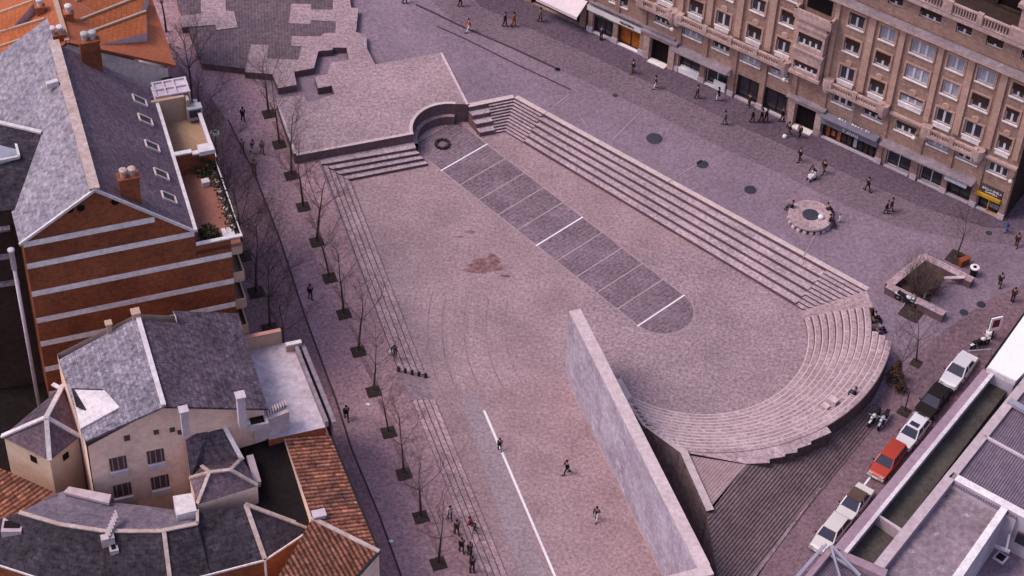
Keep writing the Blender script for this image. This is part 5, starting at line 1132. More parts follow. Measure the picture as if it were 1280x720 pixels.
# trees around the stand and the planter
tree(1137, 389, TV[1], 'thin leafless tree in the square grate between motorbike and planter', None, .75, lean=(.1, .1)); grate(1139, 391, 'large square grate touching the planter wall next to the motorbike', None, R_(57), 1.5)
tree(1196, 322, TV[2], 'thin leafless tree in the grate behind the planter', None, .75); grate(1196, 323, 'square grate behind the far arm of the planter', None, R_(57), 1.4)
tree(1145, 453, TV[0], 'thin leafless tree standing alone between planter and curved stand', None, .72); grate(1145, 454, 'small square grate in the open paving right of the curved stand', None, R_(57), .75)
tree(1130, 514, TV[3], 'short leafless tree with a reddish trunk beside the dark parked car', None, .65); grate(1130, 515, 'small square grate beside the dark parked car', None, R_(57), .85)
tree(1121, 476, TB[1], 'twiggy leafless tree close to the outer wall of the curved stand', None, .6)
tree(588, 716, TV[2], 'leafless tree at the bottom edge behind the strolling group', None, .7)
def shrub(px, py, z, n, hgt, spread, m, name, label, seed):
    rn = random.Random(seed); k = MB(); c = at(px, py, z)
    for _ in range(n):
        a = rn.uniform(0, 6.28); d = V((math.cos(a)*rn.uniform(.1, spread), math.sin(a)*rn.uniform(.1, spread), 1)).normalized(); p = c+V((rn.gauss(0, .2), rn.gauss(0, .2), 0)); L = hgt*rn.uniform(.5, 1)
        for i in range(3):
            q = p+d*(L/3); k.tube(p, q, .028-.007*i, .022-.007*i, 3, cap=False); p = q; d = (d+V((rn.uniform(-.25, .25), rn.uniform(-.25, .25), 0))).normalized()
            if i: e = (d+V((rn.uniform(-.8, .8), rn.uniform(-.8, .8), 0))).normalized(); k.tube(q, q+e*L*.3, .014, .008, 3, cap=False)
    return single(k, name, m, label, 'shrub', base=tuple(c))
shrub(1149, 372, 1.7, 130, 3.4, .8, M['twig'], 'bare_shrub', 'large tangle of bare twigs filling the planter corner', 1)
shrub(1164, 368, 1.7, 80, 2.4, 1.0, M['twig'], 'bare_shrub', 'low bare twigs in the open middle of the planter', 2)
shrub(1142, 357, 1.8, 50, 3.6, .5, M['twig'], 'bare_shrub', 'tall thin twigs along the far left arm of the planter', 3)
def leafbush(px, py, z, r, hgt, m, label, seed, n=500):
    rn = random.Random(seed); k = MB(); c = at(px, py, z); k.tube(c, c+V((0, 0, hgt*.5)), .06, .04, 5)
    for _ in range(n):
        t = rn.random(); rr = r*(1-t)**.7*rn.uniform(.3, 1.05)+.05; a = rn.uniform(0, 6.28); q = c+V((rr*math.cos(a), rr*math.sin(a), .15+hgt*t)); u = V((rn.uniform(-1, 1), rn.uniform(-1, 1), rn.uniform(-1, 1))).normalized()*.14; e = u.orthogonal().normalized()*.06
        k.face([q-u, q+e, q+u, q-e])
    return single(k, 'dry_bush', m, label, 'bush', base=tuple(c))
leafbush(1117, 478, 1.2, .8, 2.4, M['rustbush'], 'rusty brown dry bush against the outer wall of the curved stand', 1)
leafbush(1125, 490, 1.2, .5, 1.2, M['rustbush'], 'low brown dry bush between the stand and the reddish tree', 2, 260)
# ================================================================== STREET FURNITURE
# planter: wedge of three stone arms
k = MB(); zt = 2.75
def arm(k, a, b, w_, z0=1.5, z1=zt):
    A_, B_ = at(*a, z1), at(*b, z1); d = (B_-A_).xy.to_3d().normalized(); e = V((-d.y, d.x, 0))*w_/2; k.solid([A_-e, B_-e, B_+e, A_+e], z0, 0, 1)
Pn = thing('stone_planter', 'wedge shaped planter of three pale stone walls open towards the lower right', 'planter', at(1150, 360, 2), world=True)
for a, b, n in (((1156, 320), (1111, 356), 0), ((1109, 356), (1181, 392), 1), ((1153, 319), (1216, 350), 2)):
    k = MB(); arm(k, a, b, .72, 1.5, zt+.004*n); part(k, 'planter_wall', [M['stand'], M['riser']], Pn)
k = MB(); k.face([at(*p, 1.98) for p in ((1151, 327), (1118, 356), (1160, 380), (1178, 352), (1190, 345))]); k.v = [(x, y, zg(x, y)+.05) for x, y, z in k.v]; part(k, 'soil', M['soil'], Pn)
k = MB(); a, b = at(1180, 347.5, 2.6), at(1206, 346.5, 2.85); k.bar(a, b, .3, .08); single(k, 'loose_plank', M['edge'], 'pale plank leaning from the far planter wall', 'plank')
k = MB(); a, b = gat(1154, 374), gat(1161, 365); k.bar(a+V((0, 0, .15)), b+V((0, 0, .9)), .2, .06); single(k, 'loose_plank', M['edge'], 'short pale board standing inside the near planter wall', 'plank')
# round stone table with block seats
c = gat(1012, 275); Rt = thing('ring_table', 'big round pale stone table with a dark centre and stone block seats', 'table', c)
k = MB(); k.lathe((0, 0, 0), [(1.84, .42), (1.9, .45), (1.9, .60), (1.86, .63), (.75, .63)], 40); part(k, 'table_top', M['stand'], Rt)
k = MB(); k.lathe((0, 0, 0), [(.72, .55), (.72, .65), (.6, .67)], 28); part(k, 'centre_disc', M['lid'], Rt)
k = MB(); k.lathe((0, 0, 0), [(1.5, -.2), (1.5, .43)], 24); part(k, 'pedestal', M['brown'], Rt)
sb = MB(); sb.box((0, 0, .1), (.36, .3, .34)); SBM = sb.mesh('seat_block', M['edge'])
for i in range(20): t = 2*math.pi*i/20; inst(SBM, 'seat_block', Rt, (1.76*math.cos(t), 1.76*math.sin(t), 0), t)
for i in range(6):
    t = 2*math.pi*(i+.3)/6; k = MB(); k.bar((.75*math.cos(t), .75*math.sin(t), .622), (1.84*math.cos(t), 1.84*math.sin(t), .622), .035, .01); part(k, 'joint_or_shade', M['riser'], Rt)
k = MB(); q = c+V((.85, -.35, .62)); k.lathe(q, [(.18, 0), (.26, .1), (.24, .25), (.1, .34)], 8); single(k, 'white_bag', M['white'], 'small white bag lying near the dark centre of the round stone table', 'bag')
# litter bin, sign, lamp, railings
c = gat(1216, 344); k = thing('litter_bin', 'round dark litter bin with a pale rim at the far end of the planter', 'bin', c)
b = MB(); b.lathe((0, 0, 0), [(.3, 0), (.34, .9)], 14); part(b, 'drum', M['blackp'], k); b = MB(); b.lathe((0, 0, .88), [(.3, 0), (.4, .02), (.4, .1), (.18, .12)], 16); part(b, 'rim', M['cream'], k); b = MB(); b.lathe((0, 0, .9), [(.17, .1), (.17, .115)], 12); part(b, 'opening', M['black'], k)
c = gat(1204, 331); b = MB(); b.box((c.x, c.y, c.z+.35), (.9, .4, .7), .6); b.box((c.x, c.y, c.z+.74), (1.0, .5, .08), .6); single(b, 'orange_crate', mat('orange_crate', (.25, .07, .03), .3, 4), 'rusty orange crate between the tree grate and the litter bin', 'crate')
c = gat(1239, 424); k = thing('information_sign', 'white framed information sign with a red panel near the white roof', 'sign', c, R_(20))
b = MB(); b.box((0, 0, 1.0), (.12, .12, 2.0)); part(b, 'post', M['blackp'], k); b = MB(); b.box((0, 0, 1.85), (1.0, .16, 1.5)); b.box((0, .1, 1.85), (1.06, .06, 1.56), 0, 1); part(b, 'frame', [M['white'], M['blackp']], k); b = MB(); b.box((0, -.09, 1.95), (.62, .02, .85)); part(b, 'panel', mat('sign_red', (.22, .03, .03), .3, 5), k)
c = gat(1236.5, 420); b = MB(); b.lathe(c, [(.3, 0), (.36, .5), (.3, .62), (.1, .66)], 10); single(b, 'white_drum', M['white'], 'small white drum at the foot of the information sign', 'drum')
z = 4.6; q = at(269.5, 178, z); q.z = zg(q.x, q.y); k = thing('street_lamp', 'street lamp with a round white disc head beside the sand coloured terrace', 'lamp', q)
b = MB(); b.tube((0, 0, 0), (0, 0, 4.3), .08, .05, 8); part(b, 'pole', M['blackp'], k); b = MB(); b.lathe((0, 0, 4.3), [(.15, 0), (.38, .1), (.42, .25), (.3, .32)], 14); part(b, 'lamp_head', M['lamp'], k); b = MB(); b.lathe((0, 0, 4.6), [(.12, 0), (.1, .08)], 8); part(b, 'cap', M['blackp'], k)
k = MB(); a, b = gat(1208, 447), gat(1237, 445); 
for t in (0, .5, 1): p = a.lerp(b, t); k.tube(p, p+V((0, 0, .8)), .05, .05, 6)
k.bar(a+V((0, 0, .8)), b+V((0, 0, .8)), .1, .1); single(k, 'barrier_rail', M['steel'], 'pale steel barrier rail between the first white car and the white roof', 'barrier')
for i, (px, py) in enumerate(((460, 506), (489, 677), (930, 711), (957, 687), (1000, 640))):
    c = gat(px, py) if px < 800 else gat(px, py); b = MB(); b.face([c+V((math.cos(t)*.2, math.sin(t)*.15, .06+.03*(j % 2))) for j, t in enumerate((0, 1.3, 2.4, 3.6, 5.1))]); single(b, 'paper_scrap', M['white'], ['crumpled white paper below the leaning tree', 'white paper scrap between the last two trees of the row', 'white scrap in the gutter at the lower end of the steep stairs', 'white scrap halfway along the gutter of the steep stairs', 'white scrap at the upper end of the stair gutter'][i], 'litter')
def line(a, b, w_, n): 
    mb = strip(a, b, w_, '', None, .02+.03); return struct(mb, n, M['white'])
line((1089, 595), (1076, 612), .16, 'parking_line'); line((1124, 549), (1119, 557), .16, 'parking_line'); line((1052, 641), (1043, 654), .16, 'parking_line'); line((1159, 504), (1152, 512), .14, 'parking_line')
# ================================================================== VEHICLES
def loft(mb, rings, m=0, caps=True):
    n = len(rings[0])
    for a, b in zip(rings, rings[1:]):
        for i in range(n): j = (i+1) % n; mb.face([a[i], a[j], b[j], b[i]], m)
    if caps: mb.face(rings[0][::-1], m); mb.face(rings[-1], m)
def make_car(name, label, px, py, rz, pm, L=4.0, W=1.6, style='saloon', roofm=None, extra=None, z=None):
    g = gat(px, py); t = thing(name, label, 'car', g, rz); h = L/2; w_ = W/2
    zb = .82; st = [(-h, .78, .42, .70), (-h+.12, .93, .30, .80), (-h*.55, 1, .22, .84), (0, 1, .22, .85), (h*.5, 1, .22, .83), (h-.18, .94, .28, .72), (h, .82, .40, .62)]
    k = MB(); loft(k, [[(x, -w_*s_, zl), (x, -w_*s_, zt-.2), (x, -w_*s_*.93, zt), (x, w_*s_*.93, zt), (x, w_*s_, zt-.2), (x, w_*s_, zl)] for x, s_, zl, zt in st]); part(k, 'body', pm, t, False)
    xr = {'saloon': (-h*.62, -h*.40, h*.12, h*.46), 'hatch': (-h*.94, -h*.66, h*.14, h*.46), 'estate': (-h*.97, -h*.85, h*.14, h*.46)}[style]; zr = 1.36
    k = MB(); k.solid
    lo = [(xr[0], -w_*.9, zb), (xr[3], -w_*.9, zb), (xr[3], w_*.9, zb), (xr[0], w_*.9, zb)]; hi = [(xr[1], -w_*.72, zr), (xr[2], -w_*.72, zr), (xr[2], w_*.72, zr), (xr[1], w_*.72, zr)]
    loft(k, [lo, hi]); part(k, 'windows', M['carglass'], t)
    k = MB(); k.slab([(xr[1]-.06, -w_*.75, zr+.05), (xr[2]+.06, -w_*.75, zr+.05), (xr[2]+.06, w_*.75, zr+.05), (xr[1]-.06, w_*.75, zr+.05)], .07); part(k, 'roof', roofm or pm, t)
    for i in range(4): k = MB(); k.bar(lo[i], hi[i], .09, .09); part(k, 'pillar', pm, t)
    xm = (xr[0]+xr[3])/2
    for s_ in (-1, 1): k = MB(); k.bar((xm, s_*w_*.91, zb), (xm, s_*w_*.74, zr), .09, .05); part(k, 'pillar', pm, t)
    wl_ = MB(); wl_.lathe((0, 0, 0), [(.2, -.085), (.29, -.08), (.31, -.04), (.31, .04), (.29, .08), (.2, .085)], 16, 0, 'y'); wm = wl_.mesh('tyre', M['tyre']); rm = MB(); rm.lathe((0, 0, 0), [(.08, -.09), (.2, -.088), (.2, .088), (.08, .09)], 12, 0, 'y'); rme = rm.mesh('rim', M['rim'])
    for x in (-h*.6, h*.62):
        for s_ in (-1, 1): o = inst(wm, 'wheel', t, (x, s_*(w_-.06), .31)); inst(rme, 'rim', o)
    for s_ in (-1, 1):
        k = MB(); k.box((h-.05, s_*w_*.6, .58), (.1, .3, .14)); part(k, 'headlight', M['lamp'], t); k = MB(); k.box((-h+.04, s_*w_*.62, .62), (.1, .26, .14)); part(k, 'tail_light', M['redlamp'], t)
        k = MB(); k.box((xr[3]-.12, s_*(w_+.06), zb+.05), (.1, .16, .1)); part(k, 'mirror', M['blackp'], t)
    for x in (-h-.03, h+.03): k = MB(); k.box((x, 0, .42), (.14, W*.9, .16)); part(k, 'bumper', M['chrome'], t)
    for x in (-h-.11, h+.11): k = MB(); k.box((x, 0, .44), (.02, .46, .11)); part(k, 'number_plate', M['white'], t)
    if extra == 'sunroof': k = MB(); k.box((xr[2]-.35, 0, zr+.06), (.45, .75, .02)); part(k, 'sunroof', M['carglass'], t)
    for s_ in (-1, 1): k = MB(); k.box((0, s_*(w_+.005), .6), (L*.8, .02, .05)); part(k, 'side_trim', M['blackp'], t)
    return t
wp = paint('white_enamel', (.78, .76, .78)); dp_ = mat('dark_enamel', (.022, .018, .018), .05, 2, rough=.5, spec=.12); rp_ = paint('red_enamel', (.42, .045, .02)); cp = paint('cream_enamel', (.74, .70, .66))
dirr = R_(56.3)+math.pi
make_car('parked_car', 'white saloon car, first of the row next to the barrier rail', 1197, 468, dirr, wp, 4.1, 1.65, 'saloon')
make_car('parked_car', 'dark brown saloon car parked between two white cars', 1166, 506, dirr, dp_, 4.2, 1.65, 'saloon')
make_car('parked_car', 'white hatchback with a dark sunroof behind the red car', 1139, 546, dirr, wp, 3.6, 1.55, 'hatch', None, 'sunroof')
make_car('parked_car', 'bright red hatchback in the middle of the parked row', 1108, 582, dirr, rp_, 3.8, 1.6, 'estate')
make_car('parked_car', 'cream car with a brown roof parked below the red car', 1066, 635, dirr, cp, 4.0, 1.6, 'saloon', mat('brown_vinyl', (.12, .075, .06), .2, 4))
make_car('parked_car', 'cream car at the bottom of the row, partly behind the steel truss', 1037, 672, dirr, cp, 4.0, 1.6, 'hatch')
def motorbike(name, label, px, py, rz, col, helmet=False, scale=1.0):
    g = gat(px, py); t = thing(name, label, 'motorbike', g, rz); t.scale = (scale,)*3
    for x in (-.62, .62):
        k = MB(); k.lathe((x, 0, .3), [(.2, -.05), (.28, -.05), (.31, 0), (.28, .05), (.2, .05)], 14, 0, 'y'); o = part(k, 'wheel', M['tyre'], t); k = MB(); k.lathe((x, 0, .3), [(.05, -.06), (.2, -.03), (.2, .03), (.05, .06)], 10, 0, 'y'); part(k, 'rim', M['rim'], o)
    k = MB(); k.tube((.62, 0, .3), (.42, 0, .95), .04, .04, 6); k.tube((-.62, 0, .3), (-.1, 0, .4), .04, .04, 6); k.tube((-.1, 0, .4), (.42, 0, .85), .05, .05, 6); k.box((.05, 0, .42), (.45, .26, .34)); part(k, 'frame', M['blackp'], t)
    k = MB(); k.ball((.2, 0, .82), .2, 0, 10, (1.3, .8, .75)); part(k, 'fuel_tank', col, t, True); k = MB(); k.box((-.32, 0, .8), (.72, .26, .12)); k.box((-.62, 0, .86), (.2, .24, .1)); part(k, 'seat', M['blackp'], t)
    k = MB(); k.tube((.4, -.36, 1.02), (.4, .36, 1.02), .025, .025, 6); k.tube((.42, 0, .92), (.4, 0, 1.02), .03, .03, 6); part(k, 'handlebar', M['chrome'], t); k = MB(); k.ball((.54, 0, .9), .11, 0, 8); part(k, 'headlight', M['lamp'], t)
    k = MB(); k.box((.62, 0, .63), (.5, .14, .04)); k.box((-.7, 0, .64), (.45, .18, .05)); part(k, 'mudguard', col, t)
    k = MB(); k.tube((.1, .16, .3), (-.7, .18, .34), .05, .06, 6); part(k, 'exhaust', M['chrome'], t); k = MB(); k.tube((0, -.1, .25), (.05, -.32, 0), .025, .025, 5); part(k, 'side_stand', M['chrome'], t); return t
motorbike('motorbike', 'pale blue motorbike leaning at the near planter wall', 1131, 380, R_(-35), paint('pale_enamel', (.55, .58, .66)), scale=1.15)
motorbike('motorbike', 'motorbike with a white tank below the information sign', 1224, 434, R_(30), wp, scale=1.1)
motorbike('motorbike', 'white motorbike nearest the steep stairs, left of the pair', 1092, 527, R_(235), wp, scale=1.1)
motorbike('motorbike', 'white motorbike with a blue mudguard, right of the pair by the stairs', 1103, 530, R_(240), paint('blue_enamel', (.40, .44, .60)), scale=1.15)
# ================================================================== PEOPLE
def skin(verts, edges, radii, root=0, sub=1):
    me = bpy.data.meshes.new('s'); me.from_pydata(verts, edges, []); o = bpy.data.objects.new('s', me); COL.objects.link(o)
    md = o.modifiers.new('k', 'SKIN'); md.use_smooth_shade = True; md.branch_smoothing = .6
    sv = me.skin_vertices[0].data
    for i, r in enumerate(radii): sv[i].radius = (r, r) if not isinstance(r, tuple) else r
    for i in range(len(verts)): sv[i].use_root = (i == root)
    s = o.modifiers.new('u', 'SUBSURF'); s.levels = sub; s.render_levels = sub
    dg = bpy.context.evaluated_depsgraph_get(); dg.update(); r = bpy.data.meshes.new_from_object(o.evaluated_get(dg)); bpy.data.objects.remove(o); return r
def pose(kind):
    hz = {'stand': .92, 'walk': .90, 'stride': .87, 'sit': .47, 'bend': .86}[kind]; J = {}
    ln = {'sit': -.02, 'bend': .28}.get(kind, .03)
    J['pel'] = (0, 0, hz); J['waist'] = (ln*.35, 0, hz+.17); J['chest'] = (ln*.8, 0, hz+.38); J['neck'] = (ln*1.1, 0, hz+.56); J['head'] = (ln*1.2+.02, 0, hz+.66); J['crown'] = (ln*1.2+.02, 0, hz+.77)
    for s, t in ((-1, 'R'), (1, 'L')):
        sw = {'stand': .02, 'walk': .12, 'stride': .21, 'sit': 0, 'bend': .10}[kind]*s
        J['hip'+t] = (0, s*.09, hz-.03)
        if kind == 'sit': J['kn'+t] = (.43, s*.13, .48); J['an'+t] = (.45, s*.13, .09); J['toe'+t] = (.62, s*.15, .05)
        else: J['kn'+t] = (sw*.55+.04, s*.10, .48); J['an'+t] = (sw*1.25-(.03 if sw > 0 else .06), s*.10, .09+(.05 if sw < -.1 else 0)); J['toe'+t] = (J['an'+t][0]+.17, s*.12, .04)
        c = J['chest']; J['sh'+t] = (c[0]+ln*.1, s*.18, c[2]+.1)
        a = {'stand': .02, 'walk': -.08, 'stride': -.15, 'sit': .14, 'bend': .22}[kind]*(s if kind in ('walk', 'stride') else 1)
        J['el'+t] = (J['sh'+t][0]+a*.5-.02, s*.215, J['sh'+t][2]-.28); J['wr'+t] = (J['el'+t][0]+a*.6+.05, s*(.20 if kind != 'sit' else .15), J['el'+t][2]-(.23 if kind != 'sit' else .1)); J['hd'+t] = (J['wr'+t][0]+.03+a*.1, s*(.20 if kind != 'sit' else .13), J['wr'+t][2]-.09)
    return J
def chain(J, segs, rad):
    names = []; ed = []
    for a, b in segs:
        for q in (a, b):
            if q not in names: names.append(q)
        ed.append((names.index(a), names.index(b)))
    return [J[n] for n in names], ed, [rad[n] for n in names]
PROTO = {}
def proto(kind, female=False):
    key = (kind, female)
    if key in PROTO: return PROTO[key]
    J = pose(kind); R0 = dict(pel=.105, waist=.095, chest=.115, neck=.05, head=.083, crown=.062)
    for t in 'RL': R0.update({'hip'+t: .075, 'kn'+t: .052, 'an'+t: .036, 'toe'+t: .03, 'sh'+t: .052, 'el'+t: .038, 'wr'+t: .026, 'hd'+t: .03})
    seg = [('pel', 'waist'), ('waist', 'chest'), ('chest', 'neck'), ('neck', 'head'), ('head', 'crown')]
    for t in 'RL': seg += [('pel', 'hip'+t), ('hip'+t, 'kn'+t), ('kn'+t, 'an'+t), ('an'+t, 'toe'+t), ('chest', 'sh'+t), ('sh'+t, 'el'+t), ('el'+t, 'wr'+t), ('wr'+t, 'hd'+t)]
    body = skin(*chain(J, seg, R0))
    bm = bmesh.new(); bm.from_mesh(body)
    k = MB(); hx, hy, hz = J['head']; k.tube((hx+.075, 0, hz+.02), (hx+.11, 0, hz-.005), .014, .018, 4)
    for s in (-1, 1): k.ball((hx, s*.085, hz), .026, 0, 5); k.ball((hx+.075, s*.03, hz+.03), .011, 0, 5)
    for t, s in (('R', -1), ('L', 1)):
        h = V(J['hd'+t]); d = (h-V(J['wr'+t])).normalized()
        for i in range(4):
            b = h+d*.02+V((.028-.019*i, 0, 0)); L = (.07, .08, .075, .06)[i]; m_ = b+d*L*.55; k.tube(b, m_, .009, .008, 5); k.tube(m_, m_+d*L*.45+V((.008, -s*.012, 0)), .008, .006, 5)
        b = h+V((.035, 0, .02)); k.tube(b, b+d*.03+V((.03, 0, 0)), .01, .008, 5); k.tube(b+d*.03+V((.03, 0, 0)), b+d*.06+V((.03, 0, 0)), .008, .007, 5)
    me2 = k.mesh('x', M['skin']); bm.from_mesh(me2); bm.to_mesh(body); bm.free(); body.materials.clear(); body.materials.append(M['skin']); body.name = 'person'
    for p in body.polygons: p.use_smooth = True; p.material_index = 0
    # clothes: grown from the same joints, a little wider
    C1 = {n: r*1.18+.022 for n, r in R0.items()}; C1['chest'] = .15; C1['waist'] = .135; C1['pel'] = .14 if not female else .17; C1['neck'] = .062
    for t in 'RL': C1['sh'+t] = .078; C1['el'+t] = .06; C1['wr'+t] = .048
    JJ = dict(J); JJ['neck'] = tuple(V(J['chest']).lerp(V(J['neck']), .75)); 
    seg = [('pel', 'waist'), ('waist', 'chest'), ('chest', 'neck')]
    for t in 'RL': seg += [('chest', 'sh'+t), ('sh'+t, 'el'+t), ('el'+t, 'wr'+t)]
    if kind != 'sit': JJ['hem'] = (J['pel'][0], 0, J['pel'][2]-(.36 if female else .2)); C1['hem'] = .165 if not female else .2; seg = [('hem', 'pel')]+seg
    jac = skin(*chain(JJ, seg, C1)); C2 = dict(R0); C2.update(pel=.115)
    for t in 'RL': C2.update({'hip'+t: .092, 'kn'+t: .072, 'an'+t: .06})
    JT = dict(J); 
    seg = [('pel', 'hipR'), ('hipR', 'knR'), ('knR', 'anR'), ('pel', 'hipL'), ('hipL', 'knL'), ('knL', 'anL')]
    tro = skin(*chain(JT, seg, C2)); sho = []
    for t in 'RL': a, b = J['an'+t], J['toe'+t]; k = MB(); k.bar((a[0]-.07, a[1], a[2]-.04), (b[0]+.04, b[1], b[2]), .1, .09); sho.append(k.mesh('shoe', M['blackp']))
    k = MB(); k.ball((hx-.022, 0, hz+.05), .108, 0, 10, (1, .98, .92))
    if female: k.ball((hx-.06, 0, hz-.04), .09, 0, 8, (.7, 1, 1.2))
    hai = k.mesh('hair', M['blackp'], smooth=True); PROTO[key] = (body, jac, tro, sho, hai); return PROTO[key]
VC = {}
def variant(me, c):
    key = (me.name, c)
    if key not in VC:
        m = me.copy(); m.materials.clear(); m.materials.append(cloth(c)); VC[key] = m
        for p in m.polygons: p.material_index = 0
    return VC[key]
BLK, NAV, BRN, GRY, WHT, RED, ORG_, BLU, TAN, OLV = (.02, .017, .02), (.03, .035, .075), (.06, .035, .022), (.11, .10, .12), (.7, .68, .68), (.42, .03, .03), (.36, .09, .03), (.06, .12, .32), (.33, .22, .14), (.05, .045, .03)
HD, HL = (.018, .012, .01), (.09, .045, .02)
def person(px, py, kind, face, jac, tro, label, female=False, hair=HD, z=None, sc=1.0, group=None):
    g = gat(px, py) if z is None else at(px, py, z); b = proto(kind, female)
    o = thing('person', label, 'person', g, R_(face), group); o.scale = (sc,)*3
    bo = inst(b[0], 'body', o); inst(variant(b[1], jac), 'coat', bo); inst(variant(b[2], tro), 'trousers', bo); [inst(q_, 'shoe', bo) for q_ in b[3]]; inst(variant(b[4], hair), 'hair', bo); return o
def up(k): return None
PPL = [
 (304, 151, 'walk', 110, BLK, BLK, 'person in a long black coat walking up the left street near the platform', True),
 (303, 191, 'walk', -60, GRY, BLK, 'person in dark grey at the left of three on the upper left street'),
 (316, 191, 'stride', -50, NAV, WHT, 'person with navy top and white trousers, middle of three on the upper left street'),
 (328, 192, 'walk', -70, BLU, RED, 'person with bright blue jacket and red trousers on the upper left street'),
 (318, 217, 'walk', -70, BRN, BRN, 'person in dark brown walking behind the trio on the upper left street'),
 (388, 373, 'walk', -70, BLK, BLK, 'lone person in black halfway along the left street'),
 (433, 524, 'stride', -75, BLK, NAV, 'lone person in black striding beside the pale flat roof'),
 (494, 445, 'bend', -100, NAV, NAV, 'person in navy bending by the small bollards with a pale bag'),
 (562, 649, 'walk', -70, WHT, BRN, 'person with a white and pale blue top leading the group at the lower left steps'),
 (571, 668, 'walk', 110, OLV, OLV, 'person in dark olive right behind the white topped walker'),
 (577, 690, 'walk', 110, BLK, OLV, 'person in black in the middle of the group by the last tree'),
 (587, 659, 'sit', -20, RED, BLK, 'person in red and black on the lower left steps'),
 (587, 694, 'walk', -70, BLK, BLK, 'person in black near the bottom beside the lower steps, upper of two'),
 (590, 713, 'walk', -70, BRN, BLK, 'person in brown and black near the bottom edge, lower of two'),
 (791, 92, 'walk', 200, BLK, OLV, 'person in black alone in front of the first dark doorway'),
 (819, 111, 'walk', 190, BRN, WHT, 'person in a brown coat and pale trousers on the shop street', True),
 (871, 123, 'walk', -30, GRY, BLK, 'person in grey passing the white fronted shop'),
 (897.5, 126, 'walk', 150, BLK, WHT, 'person in black coat with pale legs beside the white shop poster', True),
 (905.5, 156, 'walk', 150, (.13, .17, .24), GRY, 'person in a blue grey coat alone on the dark paving'),
 (936, 133, 'walk', 240, OLV, BLK, 'person in olive close to the third shop window'),
 (940, 153, 'walk', -30, BLK, BLK, 'person in black, left one of three before the dark shop'),
 (951, 153, 'walk', -40, BLK, BRN, 'person in black and brown, middle one of three before the dark shop'),
 (957, 152, 'walk', -40, BRN, BLK, 'person in brown, right one of three before the dark shop', True),
 (977, 152, 'walk', -30, BLK, BLK, 'person in black close to the stone doorway wall'),
 (985, 170, 'stride', 200, BLK, GRY, 'person in black and grey pushing something white near the doorway'),
 (999, 172, 'walk', 220, BRN, BLK, 'person in dark brown standing before the second doorway'),
 (751, 50, 'stand', 60, NAV, BLK, 'person in navy standing in the entrance of the first shop'),
 (999, 202, 'walk', 200, BLK, BLK, 'lone person in black below the second doorway'),
 (1017, 222, 'bend', 215, BLK, BLK, 'person in black bending over a white pushchair'),
 (1029, 217, 'walk', 215, BLK, GRY, 'person in black with grey trousers beside the pushchair'),
 (1084, 239, 'stride', 120, OLV, OLV, 'person in olive with an outstretched step between shop canopy and ring table'),
 (1107, 267, 'walk', -30, BLK, BLK, 'person in black walking arm in arm, left of a couple'),
 (1113, 264, 'walk', -30, BRN, GRY, 'person in brown walking arm in arm, right of a couple', True),
 (1258, 290, 'bend', 200, BLU, BLU, 'person in a bright blue jacket at the building corner'),
 (1270, 308, 'walk', 250, BRN, BRN, 'person in dark brown at the right edge by the side street'),
 (1249, 358, 'stride', 70, BLK, OLV, 'person in black walking right of the planter'),
 (1265, 377, 'stand', 60, BRN, BLK, 'person in brown at the right edge below the planter'),
 (575, 8, 'walk', -30, BLK, BLK, 'person in black at the top edge on the dark paving'),
 (586, 40, 'stride', 200, RED, WHT, 'person in bright red by the drain line near the top'),
 (631, 33, 'walk', -30, NAV, BLK, 'person in navy walking beside someone in orange'),
 (642, 33, 'walk', -30, ORG_, ORG_, 'person in a long orange coat near the white awning', True),
 (675, 27, 'walk', -30, TAN, BRN, 'person in tan under the end of the white awning', True),
 (506, 4, 'walk', -30, BLK, NAV, 'person in black at the very top left of the upper plaza'),
]
for q in PPL:
    person(q[0], q[1], q[2], q[3], q[4], q[5], q[6], q[7] if len(q) > 7 else False, random.choice([HD, HD, HL]), sc=random.uniform(.94, 1.04))
person(624.5, 563, 'walk', 100, BLK, NAV, 'child in black standing on the white line of the ball court', z=0, sc=.85)
person(708, 592, 'stride', 200, BLK, BLK, 'player in black in the middle of the ball court', z=0)
person(745, 650, 'stride', -110, BRN, WHT, 'player with a dark top and white trousers lower in the ball court', z=0)
a_ = math.degrees(math.atan2(at(1055, 490, 2.6).y-SC_.y, at(1055, 490, 2.6).x-SC_.x))
k_ = 10; q = pol(SR+TR*k_+.22, a_, DZ*k_+.19-.0)
o = person(640, 360, 'sit', a_+180, NAV, NAV, 'person in navy sitting on the upper rows of the curved stand', z=0, hair=HL); o.location = (q.x, q.y, DZ*(k_+1)-.38)
for px, py, l, j in ((1093, 402, 'person in black sitting in the shade behind the top end of the stand', BLK), (1099, 416, 'person in blue sitting in the shade behind the top end of the stand', BLU)):
    q = gat(px, py); o = person(px, py, 'sit', 20, j, BLK, l)
    b = MB(); b.box((q.x-.05, q.y, q.z+.2), (.45, .5, .42), R_(20)); single(b, 'stone_block', M['riser'], 'low dark stone block under the '+('black' if j == BLK else 'blue')+' clad sitter behind the stand', 'block')
tc_ = gat(1012, 275)
for ang, r, j, t, l in ((152, 1.75, BLK, OLV, 'person in black sitting on the left rim of the round stone table'), (28, 1.7, GRY, BLK, 'person in grey sitting on the far right rim of the round stone table'), (-22, 1.75, OLV, BRN, 'person in dark olive sitting on the near right rim of the round stone table')):
    o = person(640, 360, 'sit', ang, j, t, l); o.location = (tc_.x+r*math.cos(R_(ang)), tc_.y+r*math.sin(R_(ang)), tc_.z+.2)
o = person(1049, 278, 'walk', 180, WHT, WHT, 'small child in white beside the round stone table', sc=.6)
c = gat(1014, 225); pr = thing('pushchair', 'small white pushchair in front of the bending person', 'pushchair', c, R_(215))
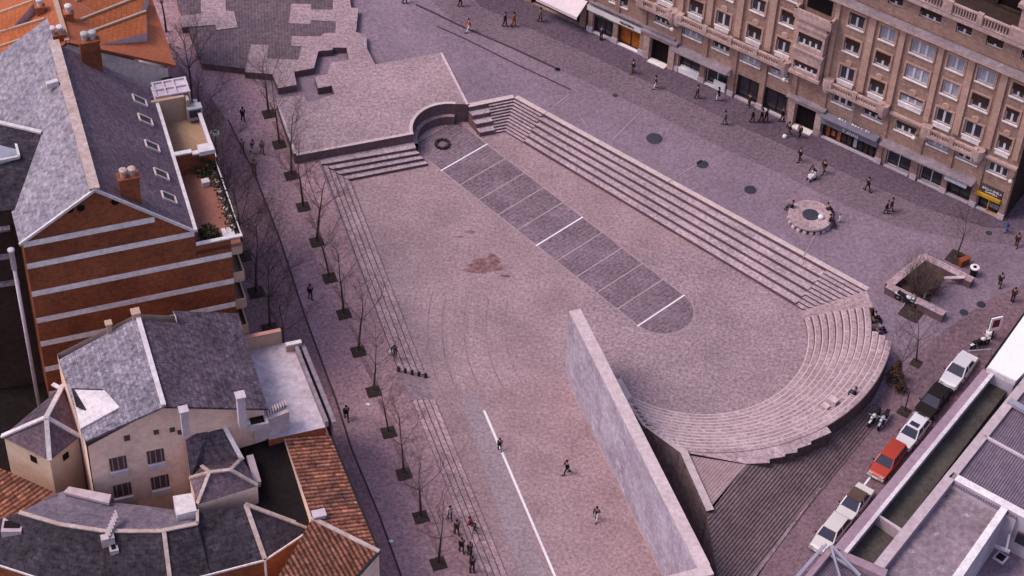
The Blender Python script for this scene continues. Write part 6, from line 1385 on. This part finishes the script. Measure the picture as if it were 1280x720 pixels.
k = MB(); k.box((0, 0, .5), (.6, .4, .3)); k.box((-.2, 0, .75), (.2, .4, .3)); part(k, 'seat', M['white'], pr); k = MB(); k.tube((-.3, -.18, .6), (-.6, -.18, 1.0), .02); k.tube((-.3, .18, .6), (-.6, .18, 1.0), .02); k.tube((-.6, -.18, 1.0), (-.6, .18, 1.0), .025); part(k, 'handle', M['chrome'], pr)
for x in (-.28, .28):
    for y in (-.2, .2): k = MB(); k.lathe((x, y, .13), [(.1, -.02), (.13, -.02), (.13, .02), (.1, .02)], 10, 0, 'y'); part(k, 'wheel', M['tyre'], pr)
k = MB()
for x in (-.28, .28): k.tube((x, -.2, .13), (x, .2, .13), .015); k.tube((x, -.18, .13), (0, -.18, .5), .018); k.tube((x, .18, .13), (0, .18, .5), .018)
part(k, 'frame', M['chrome'], pr)
for px, py, l in ((980.5, 172, 'white bag on the ground beside the person pushing something near the doorway'), (488.5, 442, 'pale yellow bag beside the bending person at the bollards')):
    q = gat(px, py); k = MB(); k.lathe(q, [(.15, 0), (.2, .1), (.18, .28), (.06, .36)], 8); single(k, 'shopping_bag', M['white'] if px > 600 else M['cream'], l, 'bag')
# ================================================================== LIGHT
w = bpy.data.worlds.new('World'); SC.world = w; w.use_nodes = True
nt = w.node_tree; sky = nt.nodes.new('ShaderNodeTexSky'); sky.sky_type = 'NISHITA'; sky.sun_disc = False
SUNDIR = V((-1, -.1, 1.45)).normalized()
el = math.asin(SUNDIR.z); az = math.atan2(SUNDIR.x, SUNDIR.y)
sky.sun_elevation = el; sky.sun_rotation = az; sky.air_density = 1.2; sky.dust_density = 2.5
mx = nt.nodes.new('ShaderNodeMix'); mx.data_type = 'RGBA'; mx.blend_type = 'MULTIPLY'; mx.inputs[0].default_value = 1; mx.inputs[7].default_value = (1.10, .93, .98, 1)
nt.links.new(sky.outputs[0], mx.inputs[6]); nt.links.new(mx.outputs[2], nt.nodes['Background'].inputs[0]); nt.nodes['Background'].inputs[1].default_value = .19
sun = bpy.data.objects.new('sun', bpy.data.lights.new('sun', 'SUN')); COL.objects.link(sun)
sun.data.energy = 1.85; sun.data.angle = R_(22); sun.data.color = (1, .92, .84)
sun.rotation_euler = SUNDIR.to_track_quat('Z', 'Y').to_euler(); sun.location = (-60, 120, 90)
SC.view_settings.view_transform = 'Standard'; SC.view_settings.look = 'None'; SC.view_settings.exposure = 0
